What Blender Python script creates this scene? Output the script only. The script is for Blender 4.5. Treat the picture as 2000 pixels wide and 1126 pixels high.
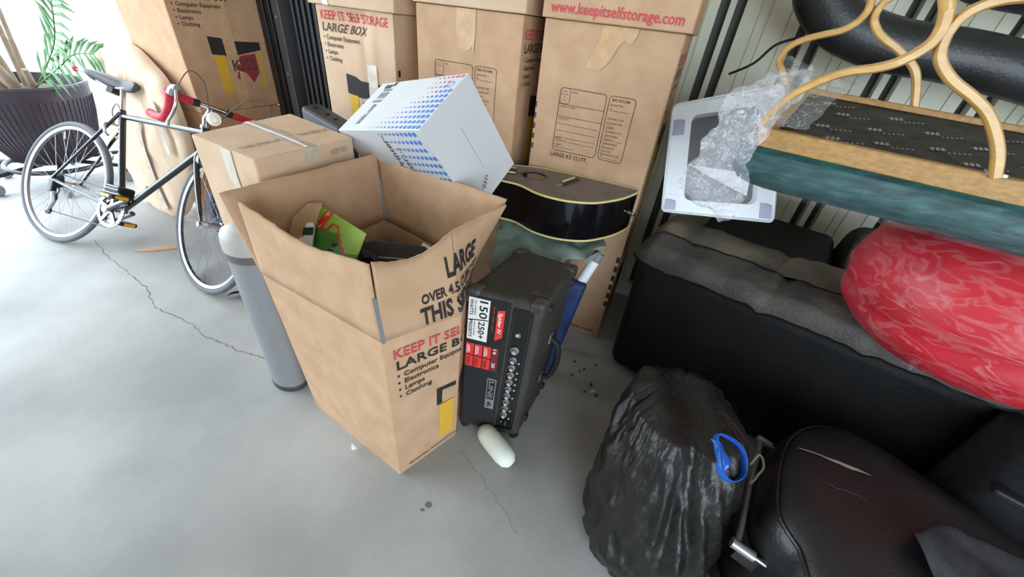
import bpy, bmesh, math, random
from mathutils import Vector, Matrix, noise, Euler
for o in list(bpy.data.objects): bpy.data.objects.remove(o)
SC = bpy.context.scene
COL = SC.collection
# ------------------------------------------------------------------ camera
cam = bpy.data.cameras.new('camera'); camo = bpy.data.objects.new('camera', cam); COL.objects.link(camo)
cam.sensor_width = 36; cam.lens = 751/2000*36; cam.clip_start = .02
camo.matrix_world = Matrix(((.9927,-.1209,0,0),(.0693,.5685,-.8197,0),(.0991,.8137,.5727,1.25),(0,0,0,1)))
SC.camera = camo
# ------------------------------------------------------------------ world, light, exposure
w = bpy.data.worlds.new('sky'); SC.world = w; w.use_nodes = True
bg = w.node_tree.nodes['Background']; bg.inputs[0].default_value = (.76,.89,1.0,1); bg.inputs[1].default_value = 1.0
def area(name, loc, tgt, sx, sy, power, col):
    l = bpy.data.lights.new(name,'AREA'); l.shape='RECTANGLE'; l.size=sx; l.size_y=sy; l.energy=power; l.color=col
    o = bpy.data.objects.new(name,l); COL.objects.link(o); o.location=loc
    o.rotation_euler=(Vector(tgt)-Vector(loc)).to_track_quat('-Z','Y').to_euler(); return o
SC.view_settings.view_transform='Standard'; SC.view_settings.look='None'; SC.view_settings.gamma=1; SC.view_settings.use_curve_mapping=False
SC.view_settings.exposure = 3.1
# ------------------------------------------------------------------ materials
def lin(c):
    c/=255; return c/12.92 if c<=.04045 else ((c+.055)/1.055)**2.4
def rgb(r,g,b): return (lin(r),lin(g),lin(b),1)
def mat(name, c, rough=.6, metal=0, c2=None, scale=20, bump=0, bscale=None, spec=.5, detail=4, stretch=(1,1,1), coat=0, sheen=0, alpha=1):
    m = bpy.data.materials.new(name); m.use_nodes=True; nt=m.node_tree; b=nt.nodes['Principled BSDF']
    b.inputs['Base Color'].default_value=c; b.inputs['Roughness'].default_value=rough; b.inputs['Metallic'].default_value=metal
    b.inputs['Specular IOR Level'].default_value=spec
    if coat: b.inputs['Coat Weight'].default_value=coat
    if sheen: b.inputs['Sheen Weight'].default_value=sheen
    if c2 or bump:
        tc=nt.nodes.new('ShaderNodeTexCoord'); mp=nt.nodes.new('ShaderNodeMapping'); mp.inputs['Scale'].default_value=stretch
        nt.links.new(tc.outputs['Object'],mp.inputs[0])
    if c2:
        n=nt.nodes.new('ShaderNodeTexNoise'); n.inputs['Scale'].default_value=scale; n.inputs['Detail'].default_value=detail
        r=nt.nodes.new('ShaderNodeValToRGB'); r.color_ramp.elements[0].position=.35; r.color_ramp.elements[1].position=.65
        r.color_ramp.elements[0].color=c; r.color_ramp.elements[1].color=c2
        nt.links.new(mp.outputs[0],n.inputs['Vector']); nt.links.new(n.outputs['Fac'],r.inputs[0]); nt.links.new(r.outputs[0],b.inputs['Base Color'])
    if bump:
        n=nt.nodes.new('ShaderNodeTexNoise'); n.inputs['Scale'].default_value=bscale or scale*3; n.inputs['Detail'].default_value=5
        bp=nt.nodes.new('ShaderNodeBump'); bp.inputs['Strength'].default_value=bump; bp.inputs['Distance'].default_value=.01
        nt.links.new(mp.outputs[0],n.inputs['Vector']); nt.links.new(n.outputs['Fac'],bp.inputs['Height']); nt.links.new(bp.outputs[0],b.inputs['Normal'])
    return m
def film_mat(name, amt=.12, scale=16, stretch=(1,1,1), streak=.55, wd=.035):
    m=bpy.data.materials.new(name); m.use_nodes=True; nt=m.node_tree; N=nt.nodes; b=N['Principled BSDF']
    b.inputs['Base Color'].default_value=rgb(228,226,232); b.inputs['Roughness'].default_value=.16; b.inputs['Specular IOR Level'].default_value=1.0
    tr=N.new('ShaderNodeBsdfTransparent'); mx=N.new('ShaderNodeMixShader'); out=N['Material Output']
    tc=N.new('ShaderNodeTexCoord'); mp=N.new('ShaderNodeMapping'); mp.inputs['Scale'].default_value=stretch
    n=N.new('ShaderNodeTexNoise'); n.inputs['Scale'].default_value=scale; n.inputs['Detail'].default_value=3; n.inputs['Distortion'].default_value=.8
    nt.links.new(tc.outputs['Object'],mp.inputs[0]); nt.links.new(mp.outputs[0],n.inputs['Vector'])
    r=N.new('ShaderNodeValToRGB'); e=r.color_ramp.elements; e[0].position=.5-wd; e[0].color=(amt,)*3+(1,); e[1].position=.5+wd; e[1].color=(amt,)*3+(1,)
    q=e.new(.5); q.color=(streak,)*3+(1,)
    nt.links.new(n.outputs['Fac'],r.inputs[0]); nt.links.new(r.outputs[0],mx.inputs[0])
    bp=N.new('ShaderNodeBump'); bp.inputs['Strength'].default_value=.5; bp.inputs['Distance'].default_value=.012
    nt.links.new(n.outputs['Fac'],bp.inputs['Height']); nt.links.new(bp.outputs[0],b.inputs['Normal'])
    nt.links.new(tr.outputs[0],mx.inputs[1]); nt.links.new(b.outputs[0],mx.inputs[2]); nt.links.new(mx.outputs[0],out.inputs[0])
    return m
KRAFT=mat('kraft_cardboard',rgb(198,162,130),.88,0,rgb(187,151,119),14,.12,220,.2)
KRAFT2=mat('kraft_cardboard_pale',rgb(212,182,154),.88,0,rgb(203,172,143),10,.15,200,.2)
KRAFTIN=mat('kraft_inside',rgb(182,147,112),.9,0,rgb(172,137,103),18,.12,200,.15)
KEDGE=mat('cardboard_cut_edge',rgb(150,115,82),.95); FOLDM=mat('paper_fold_shade',rgb(186,152,120),.9)
INK=mat('black_ink',rgb(42,36,34),.8); INKB=mat('brown_ink',rgb(84,64,52),.85); REDINK=mat('red_ink',rgb(196,72,76),.8)
YEL=mat('yellow_ink',rgb(216,168,52),.8); REDP=mat('dark_red_ink',rgb(150,48,60),.8); FADE=mat('faded_ink',rgb(150,124,100),.9)
TAPE=mat('tan_tape',rgb(206,172,132),.35,0,rgb(196,158,118),30,.15,60); CTAPE=mat('clear_tape',rgb(205,192,176),.2,0,rgb(188,170,150),25,.2,40)
CONC=mat('concrete',rgb(172,171,167),.66,0,rgb(143,142,139),1.9,.08,60,.35,12)
WALLM=mat('galvanised_sheet',rgb(226,226,206),.55,0,rgb(212,213,194),6,.05,30)
WALLD=mat('dark_channel_backing',rgb(78,80,74),.55); WHITEW=mat('interior_paint',rgb(172,164,150),.8)
BLACKM=mat('black_steel',rgb(40,41,44),.42,.3,rgb(30,31,33),12); GREYM=mat('grey_steel',rgb(72,73,75),.5,.3)
LEATH=mat('black_leather',rgb(17,16,16),.6,0,rgb(12,12,12),9,.25,160,.2); DARKL=mat('worn_leather',rgb(68,63,56),.5,0,rgb(46,44,41),8,.3,100,.4,5); DUST=mat('dusty_grey_leather',rgb(110,100,84),.66,0,rgb(74,68,59),7,.3,90,.35,6)
VINYL=mat('black_vinyl',rgb(40,40,40),.38,0,rgb(30,30,31),8,.15,120,.5); DFAB=mat('charcoal_fabric',rgb(38,38,39),.95,0,rgb(30,30,31),30,.3,300,.1)
GFAB=mat('grey_fabric',rgb(72,72,76),.95,0,rgb(50,50,56),12,.3,300,.1)
BAGM=mat('bin_bag_plastic',rgb(30,28,26),.38,0,rgb(21,20,19),20,.5,52,.45,6,(1,1,.45))
BLUEP=mat('blue_plastic',rgb(34,96,190),.35,0,rgb(24,70,160),20); BLUEF=mat('blue_nylon',rgb(34,66,130),.6,0,rgb(30,44,84),12,.2,80)
WHITEP=mat('white_plastic',rgb(232,236,240),.35); PANE=mat('grey_translucent_pane',rgb(128,128,126),.22,0,rgb(100,102,102),3,.1,10)
LILAC=mat('lilac_plastic',rgb(170,168,190),.4); GREYP=mat('grey_plastic',rgb(120,120,122),.5); DGREYP=mat('dark_grey_plastic',rgb(62,62,64),.5)
AMPV=mat('amp_tolex',rgb(66,62,57),.66,0,rgb(54,51,48),40,.35,420,.4); AMPG=mat('amp_grille_cloth',rgb(48,48,50),.8,0,rgb(38,38,40),300,.3,500,.2)
AMPC=mat('amp_corner_plastic',rgb(78,72,65),.5,0,rgb(48,44,42),30); PANELM=mat('amp_panel',rgb(20,20,21),.25); CHROME=mat('chrome',rgb(215,215,220),.18,1)
KNOB=mat('knob_grey',rgb(150,150,150),.35,.5); LABW=mat('label_white',rgb(232,230,226),.5); LABR=mat('label_red',rgb(222,52,48),.45); LABK=mat('label_black',rgb(24,22,22),.5)
SILV=mat('silver_paint',rgb(170,170,172),.35,.6)
GBLK=mat('guitar_lacquer',rgb(12,12,14),.12,0,rgb(16,16,19),3,0,None,.5,4,(1,1,1),.5); GTOP=mat('dusty_guitar_top',rgb(128,116,106),.75,0,rgb(112,102,94),12,.1,120)
CREAM=mat('cream_binding',rgb(226,206,138),.45); GWOOD=mat('guitar_inside_wood',rgb(104,76,54),.8); ROSE=mat('rosewood',rgb(62,48,42),.6)
SAGE=mat('sage_cloth',rgb(142,158,148),.9,0,rgb(122,138,128),10,.25,260,.1)
WCARD=mat('white_card',rgb(214,215,216),.5,0,rgb(207,209,211),5); BDOT=mat('blue_dot_ink',rgb(66,128,214),.5); RDOT=mat('pink_dot_ink',rgb(222,118,138),.5); GINK=mat('grey_ink',rgb(70,72,78),.7)
OAK=mat('honey_oak',rgb(204,160,92),.32,0,rgb(188,142,76),6,.05,60,.5,6,(1,1,9),.3); OAKR=mat('oak_rail',rgb(176,134,78),.5,0,rgb(154,114,62),10,.1,70,.4,8,(2,14,14))
GREENF=mat('green_upholstery',rgb(36,84,82),.6,0,rgb(18,54,54),9,.15,60,.4,8,(1,5,12)); DUSTC=mat('dust_cover_fabric',rgb(80,76,70),.9,0,rgb(66,63,58),20,.2,250,.1)
PRINTW=mat('pale_print',rgb(150,148,146),.9); REDV=mat('red_vinyl',rgb(200,18,40),.45,0,rgb(178,12,32),6,.1,40)
FILM=film_mat('clear_stretch_film',.18,30,(1,1,1),.5); FILMS=film_mat('clear_taut_film',.02,14,(1,1,3),.06); FILMR=film_mat('clear_wrap_film',.02,19,(.5,.9,2.0),.13,.06)
TYRE=mat('grey_tyre',rgb(92,94,98),.75); RIM=mat('bright_alloy',rgb(128,129,134),.36,.85); SPK=mat('spoke_steel',rgb(150,150,156),.4,.6); FRAMEB=mat('bike_black_paint',rgb(26,30,36),.22,0,None,1,0,None,.5,4,(1,1,1),.6)
REDT=mat('red_bar_tape',rgb(206,36,66),.6,0,rgb(186,28,56),60,.3,160); BLACKR=mat('black_rubber',rgb(28,28,29),.7); ORANGE=mat('amber_reflector',rgb(244,170,22),.25); CABLE=mat('cable_grey',rgb(104,98,92),.4,.3)
LENS=mat('lamp_lens',rgb(250,246,225),.08)
POTM=mat('aubergine_glaze',rgb(58,46,58),.5,0,rgb(48,38,48),8,.1,80); SOIL=mat('soil_moss',rgb(96,86,66),.95,0,rgb(60,58,40),30,.6,60); STEM=mat('cane_bark',rgb(158,140,120),.85,0,rgb(130,116,96),14,.4,60)
LEAF=mat('palm_leaf',rgb(72,124,58),.5,0,rgb(52,98,48),10); SHEETW=mat('white_plastic_sheet',rgb(236,236,238),.5,0,rgb(222,224,228),4,.2,12)
CANG=mat('brushed_grey_can',rgb(150,151,154),.42,.25,rgb(140,141,144),40,.05,200,.4,4,(30,30,1)); CANL=mat('can_lid_grey',rgb(172,168,162),.4); CANB=mat('can_band',rgb(96,92,88),.5)
FOAM=mat('white_foam',rgb(236,240,228),.8,0,rgb(226,230,218),12)
GRNA=mat('lime_print',rgb(150,190,58),.5,0,rgb(168,204,70),9); GRNB=mat('green_print',rgb(62,132,52),.5,0,rgb(84,152,56),12); PALEG=mat('pale_green_ink',rgb(196,220,150),.6)
CRACKM=mat('crack_dark',rgb(92,90,88),.95); STAINM=mat('oil_spot',rgb(104,103,100),.8)
# ------------------------------------------------------------------ object helpers
ROOT={}
def _props(o,label=None,cat=None,group=None,kind=None):
    if label: o['label']=label
    if cat: o['category']=cat
    if group: o['group']=group
    if kind: o['kind']=kind
def thing(name,label,cat,loc=(0,0,0),group=None):
    o=bpy.data.objects.new(name,None); COL.objects.link(o); o.location=loc; o.empty_display_size=.05
    _props(o,label,cat,group); ROOT[o]=Vector(loc); return o
def mesh(name,V,F,m,parent=None,smooth=None,label=None,cat=None,group=None,kind=None,loc=None):
    base=ROOT[parent] if parent is not None else Vector(loc or (0,0,0))
    me=bpy.data.meshes.new(name); me.from_pydata([tuple(Vector(v)-base) for v in V],[],F)
    bm=bmesh.new(); bm.from_mesh(me); bmesh.ops.remove_doubles(bm,verts=bm.verts,dist=1e-5); bmesh.ops.recalc_face_normals(bm,faces=bm.faces); bm.to_mesh(me); bm.free()
    me.materials.append(m); me.update()
    if smooth:
        for p in me.polygons: p.use_smooth=True
        if smooth<180: me.set_sharp_from_angle(angle=math.radians(smooth))
    o=bpy.data.objects.new(name,me); COL.objects.link(o)
    if parent is not None: o.parent=parent; ROOT[o]=base
    else: o.location=base; ROOT[o]=base
    _props(o,label,cat,group,kind); return o
def bevel(o,wd,seg=2,ang=35):
    b=o.modifiers.new('bevel','BEVEL'); b.width=wd; b.segments=seg; b.limit_method='ANGLE'; b.angle_limit=math.radians(ang); return o
def subsurf(o,n=2):
    s=o.modifiers.new('sub','SUBSURF'); s.levels=n; s.render_levels=n; return o
def solid(o,t,off=-1):
    s=o.modifiers.new('solid','SOLIDIFY'); s.thickness=t; s.offset=off; return o
def V3(*a): return Vector(a)
class MB:
    def __init__(s): s.V=[]; s.F=[]
    def add(s,V,F):
        k=len(s.V); s.V+= [Vector(v) for v in V]; s.F+=[tuple(i+k for i in f) for f in F]; return s
    def box(s,a,b):
        x0,y0,z0=a; x1,y1,z1=b
        return s.hexa([(x0,y0,z0),(x1,y0,z0),(x1,y1,z0),(x0,y1,z0),(x0,y0,z1),(x1,y0,z1),(x1,y1,z1),(x0,y1,z1)])
    def obox(s,c,ax,ay,az):   # centre and three half-axis vectors
        c=Vector(c);ax=Vector(ax);ay=Vector(ay);az=Vector(az)
        return s.hexa([c-ax-ay-az,c+ax-ay-az,c+ax+ay-az,c-ax+ay-az,c-ax-ay+az,c+ax-ay+az,c+ax+ay+az,c-ax+ay+az])
    def hexa(s,C): return s.add(C,[(0,3,2,1),(4,5,6,7),(0,1,5,4),(1,2,6,5),(2,3,7,6),(3,0,4,7)])
    def tube(s,P,r,n=10,closed=False,cap=True):
        P=[Vector(p) for p in P]; R=r if isinstance(r,(list,tuple)) else [r]*len(P); L=len(P)
        T=[]
        for i in range(L):
            a=P[(i-1)%L] if (closed or i>0) else P[i]; b=P[(i+1)%L] if (closed or i<L-1) else P[i]
            T.append((b-a).normalized())
        u=T[0].orthogonal().normalized(); V=[];F=[]
        for i in range(L):
            if i: u=(u-T[i]*u.dot(T[i])); u=u.normalized() if u.length>1e-6 else T[i].orthogonal().normalized()
            v=T[i].cross(u)
            for k in range(n):
                a=2*math.pi*k/n; V.append(P[i]+(u*math.cos(a)+v*math.sin(a))*R[i])
        for i in range(L if closed else L-1):
            j=(i+1)%L
            for k in range(n):
                F.append((i*n+k,i*n+(k+1)%n,j*n+(k+1)%n,j*n+k))
        if cap and not closed: F.append(tuple(range(n-1,-1,-1))); F.append(tuple((L-1)*n+k for k in range(n)))
        return s.add(V,F)
    def ribbon(s,P,nrm,wn,wt):    # flat bentwood strip: wn = half size along nrm, wt = half size across
        P=[Vector(p) for p in P]; nrm=Vector(nrm).normalized(); V=[];F=[]; L=len(P)
        for i in range(L):
            t=(P[min(i+1,L-1)]-P[max(i-1,0)]).normalized(); b=t.cross(nrm).normalized(); ww=wt[i] if isinstance(wt,list) else wt
            for x,y in ((-1,-.6),(-.6,-1),(.6,-1),(1,-.6),(1,.6),(.6,1),(-.6,1),(-1,.6)): V.append(P[i]+nrm*wn*x+b*ww*y)
        for i in range(L-1):
            for k in range(8): F.append((i*8+k,i*8+(k+1)%8,(i+1)*8+(k+1)%8,(i+1)*8+k))
        F.append(tuple(range(7,-1,-1))); F.append(tuple((L-1)*8+k for k in range(8)))
        return s.add(V,F)
    def lathe(s,prof,c=(0,0,0),n=32,axis=None,cap=True):
        c=Vector(c); az=(Vector(axis) if axis else V3(0,0,1)).normalized(); ax=az.orthogonal().normalized(); ay=az.cross(ax); V=[];F=[]
        for r,z in prof:
            for k in range(n):
                a=2*math.pi*k/n; V.append(c+az*z+(ax*math.cos(a)+ay*math.sin(a))*r)
        for i in range(len(prof)-1):
            for k in range(n): F.append((i*n+k,i*n+(k+1)%n,(i+1)*n+(k+1)%n,(i+1)*n+k))
        if cap: F.append(tuple(range(n-1,-1,-1))); F.append(tuple((len(prof)-1)*n+k for k in range(n)))
        return s.add(V,F)
    def torus(s,c,ax,ay,R,r,n=48,m=8,ry=None):
        c=Vector(c); return s.tube([c+Vector(ax)*R*math.cos(2*math.pi*k/n)+Vector(ay)*R*math.sin(2*math.pi*k/n) for k in range(n)],r,m,True)
    def sphere(s,c,rx,ry=None,rz=None,n=16,ax=None):
        ry=ry or rx; rz=rz or rx; c=Vector(c); A=ax or (V3(1,0,0),V3(0,1,0),V3(0,0,1)); V=[];F=[]; m=n//2
        for i in range(1,m):
            t=math.pi*i/m
            for k in range(n):
                p=2*math.pi*k/n; V.append(c+A[0]*rx*math.sin(t)*math.cos(p)+A[1]*ry*math.sin(t)*math.sin(p)+A[2]*rz*math.cos(t))
        for i in range(m-2):
            for k in range(n): F.append((i*n+k,i*n+(k+1)%n,(i+1)*n+(k+1)%n,(i+1)*n+k))
        a=len(V); V+= [c+A[2]*rz,c-A[2]*rz]
        for k in range(n): F.append((a,(k+1)%n,k)); F.append((a+1,(m-2)*n+k,(m-2)*n+(k+1)%n))
        return s.add(V,F)
    def prism(s,pts,off):
        n=len(pts); V=[Vector(p) for p in pts]+[Vector(p)+Vector(off) for p in pts]
        return s.add(V,[tuple(range(n)),tuple(range(2*n-1,n-1,-1))]+[(i,(i+1)%n,n+(i+1)%n,n+i) for i in range(n)])
    def build(s,name,m,parent=None,smooth=None,**k): return mesh(name,s.V,s.F,m,parent,smooth,**k)
def crspline(P,n=6):
    P=[Vector(p) for p in P]; out=[]
    for i in range(len(P)-1):
        a=P[max(i-1,0)];b=P[i];c=P[i+1];d=P[min(i+2,len(P)-1)]
        for k in range(n):
            t=k/n; out.append(.5*((2*b)+(c-a)*t+(2*a-5*b+4*c-d)*t*t+(3*b-a-3*c+d)*t**3))
    out.append(P[-1]); return out
# ------------------------------------------------------------------ print on faces
_tc={}
def text_geo(s,bold=False):
    key=(s,bold)
    if key in _tc: return _tc[key]
    cu=bpy.data.curves.new('t','FONT'); cu.body=s; cu.resolution_u=2
    if bold: cu.offset=.018 if bold is True else bold
    ob=bpy.data.objects.new('t',cu); me=bpy.data.meshes.new_from_object(ob)
    V=[(v.co.x,v.co.y) for v in me.vertices]; F=[tuple(p.vertices) for p in me.polygons]
    bpy.data.objects.remove(ob); bpy.data.curves.remove(cu); bpy.data.meshes.remove(me)
    x0=min(v[0] for v in V); x1=max(v[0] for v in V)
    _tc[key]=([(x-x0,y) for x,y in V],F,x1-x0); return _tc[key]
class Print:
    """flat print in face metres (u right, v up); mapped to the face by fn(u,v)->point"""
    def __init__(s,fn): s.fn=fn; s.V=[]; s.F=[]
    def poly(s,pts): k=len(s.V); s.V+=list(pts); s.F.append(tuple(range(k,k+len(pts)))); return s
    def rect(s,u0,v0,u1,v1): return s.poly([(u0,v0),(u1,v0),(u1,v1),(u0,v1)])
    def line(s,a,b,t=.0012):
        dx,dy=b[0]-a[0],b[1]-a[1]; l=math.hypot(dx,dy) or 1; nx,ny=-dy/l*t/2,dx/l*t/2
        return s.poly([(a[0]-nx,a[1]-ny),(b[0]-nx,b[1]-ny),(b[0]+nx,b[1]+ny),(a[0]+nx,a[1]+ny)])
    def rrect(s,u0,v0,u1,v1,r=.012,t=.0022):
        P=[]
        for cx,cy,a0 in ((u1-r,v1-r,0),(u0+r,v1-r,90),(u0+r,v0+r,180),(u1-r,v0+r,270)):
            for k in range(5): a=math.radians(a0+k*22.5); P.append((cx+r*math.cos(a),cy+r*math.sin(a)))
        for i in range(len(P)): s.line(P[i],P[(i+1)%len(P)],t)
        return s
    def disc(s,u,v,r,r2=None,n=12): return s.poly([(u+r*math.cos(2*math.pi*k/n),v+(r2 or r)*math.sin(2*math.pi*k/n)) for k in range(n)])
    def ring(s,u,v,r,t=.001,n=10):
        P=[(u+r*math.cos(2*math.pi*k/n),v+r*math.sin(2*math.pi*k/n)) for k in range(n)]
        for i in range(n): s.line(P[i],P[(i+1)%n],t)
        return s
    def text(s,t,u,v,cap,width=None,bold=False,rot=0):
        V,F,W=text_geo(t,bold); sy=cap/.70; sx=(width/W) if width else sy; c,sn=math.cos(math.radians(rot)),math.sin(math.radians(rot)); k=len(s.V)
        s.V+=[(u+x*sx*c-y*sy*sn, v+x*sx*sn+y*sy*c) for x,y in V]; s.F+=[tuple(i+k for i in f) for f in F]; return s
    def build(s,name,m,parent,**k):
        me=mesh(name,[s.fn(*p) for p in s.V],s.F,m,parent,**k); return me
def patch(p00,p10,p11,p01,W,H,off=.0012,disp=None):
    a,b,c,d=map(Vector,(p00,p10,p11,p01)); n=((b-a).cross(d-a)).normalized()
    def f(u,v):
        s,t=u/W,v/H; p=a*(1-s)*(1-t)+b*s*(1-t)+c*s*t+d*(1-s)*t
        return p+n*(off+(disp(s,t) if disp else 0))
    return f
def grid(fn,W,H,nu,nv):
    V=[fn(W*i/nu,H*j/nv) for j in range(nv+1) for i in range(nu+1)]
    return V,[(j*(nu+1)+i,j*(nu+1)+i+1,(j+1)*(nu+1)+i+1,(j+1)*(nu+1)+i) for j in range(nv) for i in range(nu)]
def carton_body(name,C,m,parent,disp=None,n=10,sag=.004,seed=0):
    """closed carton: C = bottom 4 (ccw) + top 4; faces are bulged grids; returns front-face order helper"""
    mb=MB(); C=[Vector(c) for c in C]
    for fi,(i0,i1,i2,i3) in enumerate(((0,1,5,4),(1,2,6,5),(2,3,7,6),(3,0,4,7),(4,5,6,7),(3,2,1,0))):
        def dd(s,t,fi=fi):
            e=16*s*(1-s)*t*(1-t); q=sag*e*(.5+noise.noise(V3(s*3+seed,t*3,fi*7.3)))
            if disp and fi in disp: q+=disp[fi](s,t)
            return q
        V,F=grid(patch(C[i0],C[i1],C[i2],C[i3],1,1,0,dd),1,1,n,n); mb.add(V,F)
    o=mb.build(name,m,parent,40); return bevel(o,.004,2,50)
def face_disp(fi,sag,seed,extra=None):
    def dd(s,t):
        e=16*s*(1-s)*t*(1-t); q=sag*e*(.5+noise.noise(V3(s*3+seed,t*3,fi*7.3)))
        return q+(extra(s,t) if extra else 0)
    return dd
# ================================================================== setting
RU=V3(.94,-.342,0).normalized(); RV=V3(.342,.94,0).normalized()      # along and across the row of cartons
def row(u,v,z): return RU*u+RV*v+V3(0,0,z)
fl=MB(); fl.hexa([(-9,-5,-.1),(5,-5,-.1),(5,6,-.1),(-9,6,-.1),(-9,-5,0),(5,-5,0),(5,6,0),(-9,6,0)])
floor=fl.build('floor',CONC,kind='structure')
def crack(pts,wd,seed):
    mb=MB(); rr=random.Random(seed); P=[]
    for i in range(len(pts)-1):
        for k in range(6):
            t=k/6; P.append((pts[i][0]*(1-t)+pts[i+1][0]*t+rr.uniform(-.006,.006),pts[i][1]*(1-t)+pts[i+1][1]*t+rr.uniform(-.006,.006)))
    for a,b in zip(P,P[1:]):
        d=Vector((b[0]-a[0],b[1]-a[1],0)); n=V3(-d.y,d.x,0).normalized()*wd*rr.uniform(.4,1)
        mb.add([V3(*a,.0006)-n,V3(*b,.0006)-n,V3(*b,.0006)+n,V3(*a,.0006)+n],[(0,1,2,3)])
    mb.build('crack',CRACKM,floor)
crack([(-2.356,1.758),(-2.133,1.612),(-1.959,1.524),(-1.78,1.424),(-1.629,1.289),(-1.536,1.262),(-1.396,1.216),(-1.304,1.154),(-1.25,1.14),(-1.181,1.121),(-1.137,1.103),(-1.051,1.087),(-.952,1.066),(-.87,1.05)],.0022,1)
crack([(-.125,.785),(-.045,.701),(.023,.632),(.06,.581),(.104,.514)],.0007,2)
for (x,y,a,b) in ((-.175,.577,.011,.010),(-.19,.560,.007,.005)):
    MB().add([V3(x+a*(1+.2*noise.noise(V3(math.cos(t),math.sin(t),x)*2))*math.cos(t),y+b*math.sin(t),.0005) for t in [k*.3927 for k in range(16)]],[tuple(range(16))]).build('oil_spot',STAINM,floor)
# back wall of ribbed sheet, one object per sheet panel
WV=2.12; BAYS=0.31
wall=MB().hexa([row(-1.75,WV+.05,0),row(4.2,WV+.05,0),row(4.2,WV+.15,0),row(-1.75,WV+.15,0),row(-1.75,WV+.05,2.8),row(4.2,WV+.05,2.8),row(4.2,WV+.15,2.8),row(-1.75,WV+.15,2.8)]).build('wall_back',WALLD,kind='structure')  # backing darker than the panels, visible in the channels between them
u=-1.75
def wstrip(mb,prof):
    V=[];F=[]
    for a,b in prof: V+=[row(a,WV+b,0),row(a,WV+b,2.8)]
    for i in range(len(prof)-1): F.append((2*i,2*i+2,2*i+3,2*i+1))
    mb.add(V,F)
u0=-.024-.31*5
for k in range(19):
    a=u0+k*BAYS+.0
    m_=MB(); e=.0015
    wstrip(m_,[(a+.036,.045),(a+.036,.0),(a+.060,.0),(a+.060,.045)])                                  # narrow light rib between two dark channels
    wstrip(m_,[(a+.096,.045),(a+.096,0),(a+.150,0),(a+.1515,.006),(a+.154,.006),(a+.1555,0),(a+.187,0),(a+.1885,.006),(a+.191,.006),(a+.1925,0),(a+.262,0),(a+.2635,.006),(a+.266,.006),(a+.2675,0),(a+.309,0),(a+.309,.045)])
    m_.build('panel',WALLM,wall)
FY=-2.4
MB().box((3.3,FY,0),(3.4,3,2.8)).build('wall_right',WHITEW,kind='structure')
# unseen front wall behind the camera, its doorway added to light the fronts; the left side is open to the yard
fw=MB(); fw.box((-3.6,FY-.1,0),(-.1,FY,2.8)); fw.box((2.7,FY-.1,0),(3.4,FY,2.8)); fw.box((-.1,FY-.1,2.35),(2.7,FY,2.8)); fw.build('wall_front',WHITEW,kind='structure')
MB().hexa([(-3.6,FY-.1,2.8),(3.4,FY-.1,2.8),(3.4,3.2,2.8),(-3.6,3.2,2.8),(-3.6,FY-.1,2.9),(3.4,FY-.1,2.9),(3.4,3.2,2.9),(-3.6,3.2,2.9)]).build('ceiling',WHITEW,kind='structure')
MB().box((-3.7,FY-.1,0),(-3.6,-.5,2.8)).build('wall_left',WHITEW,kind='structure')  # unseen wall, its length set to hold back daylight on the floor
# ================================================================== kraft cartons
CW=.457
def kiss_print(fn,parent,dz=0,name='lettering',ink=None,full=True):
    INK_=ink or INK; P=Print(fn); P.text('LARGE BOX',.028,.478+dz,.030,.265,True)
    for i,t in enumerate(('Computer Equipment','Electronics','Lamps','Clothing')):
        P.disc(.030,.455-.027*i+dz,.0035); P.text(t,.045,.447-.027*i+dz,.0165,None,True)
    P.build(name,INK_,parent)
    R=Print(fn); R.text('KEEP IT SELF STORAGE',.023,.520+dz,.032,.405,True); R.build('red_lettering',REDINK,parent)
    if full:
        B=Print(fn); B.poly([(.142,.245+dz),(.235,.232+dz),(.235,.305+dz),(.205,.318+dz),(.142,.325+dz)]); B.poly([(.235,.232+dz),(.415,.262+dz),(.415,.300+dz),(.235,.305+dz)])
        B.build('roof_mark',INK,parent)
        Print(fn).rect(.150,.060+dz,.205,.240+dz).build('yellow_mark',YEL,parent); Print(fn).rect(.385,.070+dz,.405,.255+dz).build('yellow_mark',YEL,parent)
        D=Print(fn); D.poly([(.245,.17+dz),(.285,.235+dz),(.375,.245+dz),(.375,.15+dz),(.33,.10+dz),(.30,.15+dz)]); D.build('red_mark',REDP,parent); Print(fn).poly([(.235,.10+dz),(.25,.16+dz),(.26,.16+dz),(.25,.06+dz)]).build('red_mark',REDP,parent)
        K2=Print(lambda a,b: fn(a,b)+ (fn(.457,0)-fn(0,0)).cross(fn(0,.5)-fn(0,0)).normalized()*.0006); K2.text('KISS',.232,.165+dz,.052,.14,True); K2.build('letters',INKB,parent)
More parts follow.
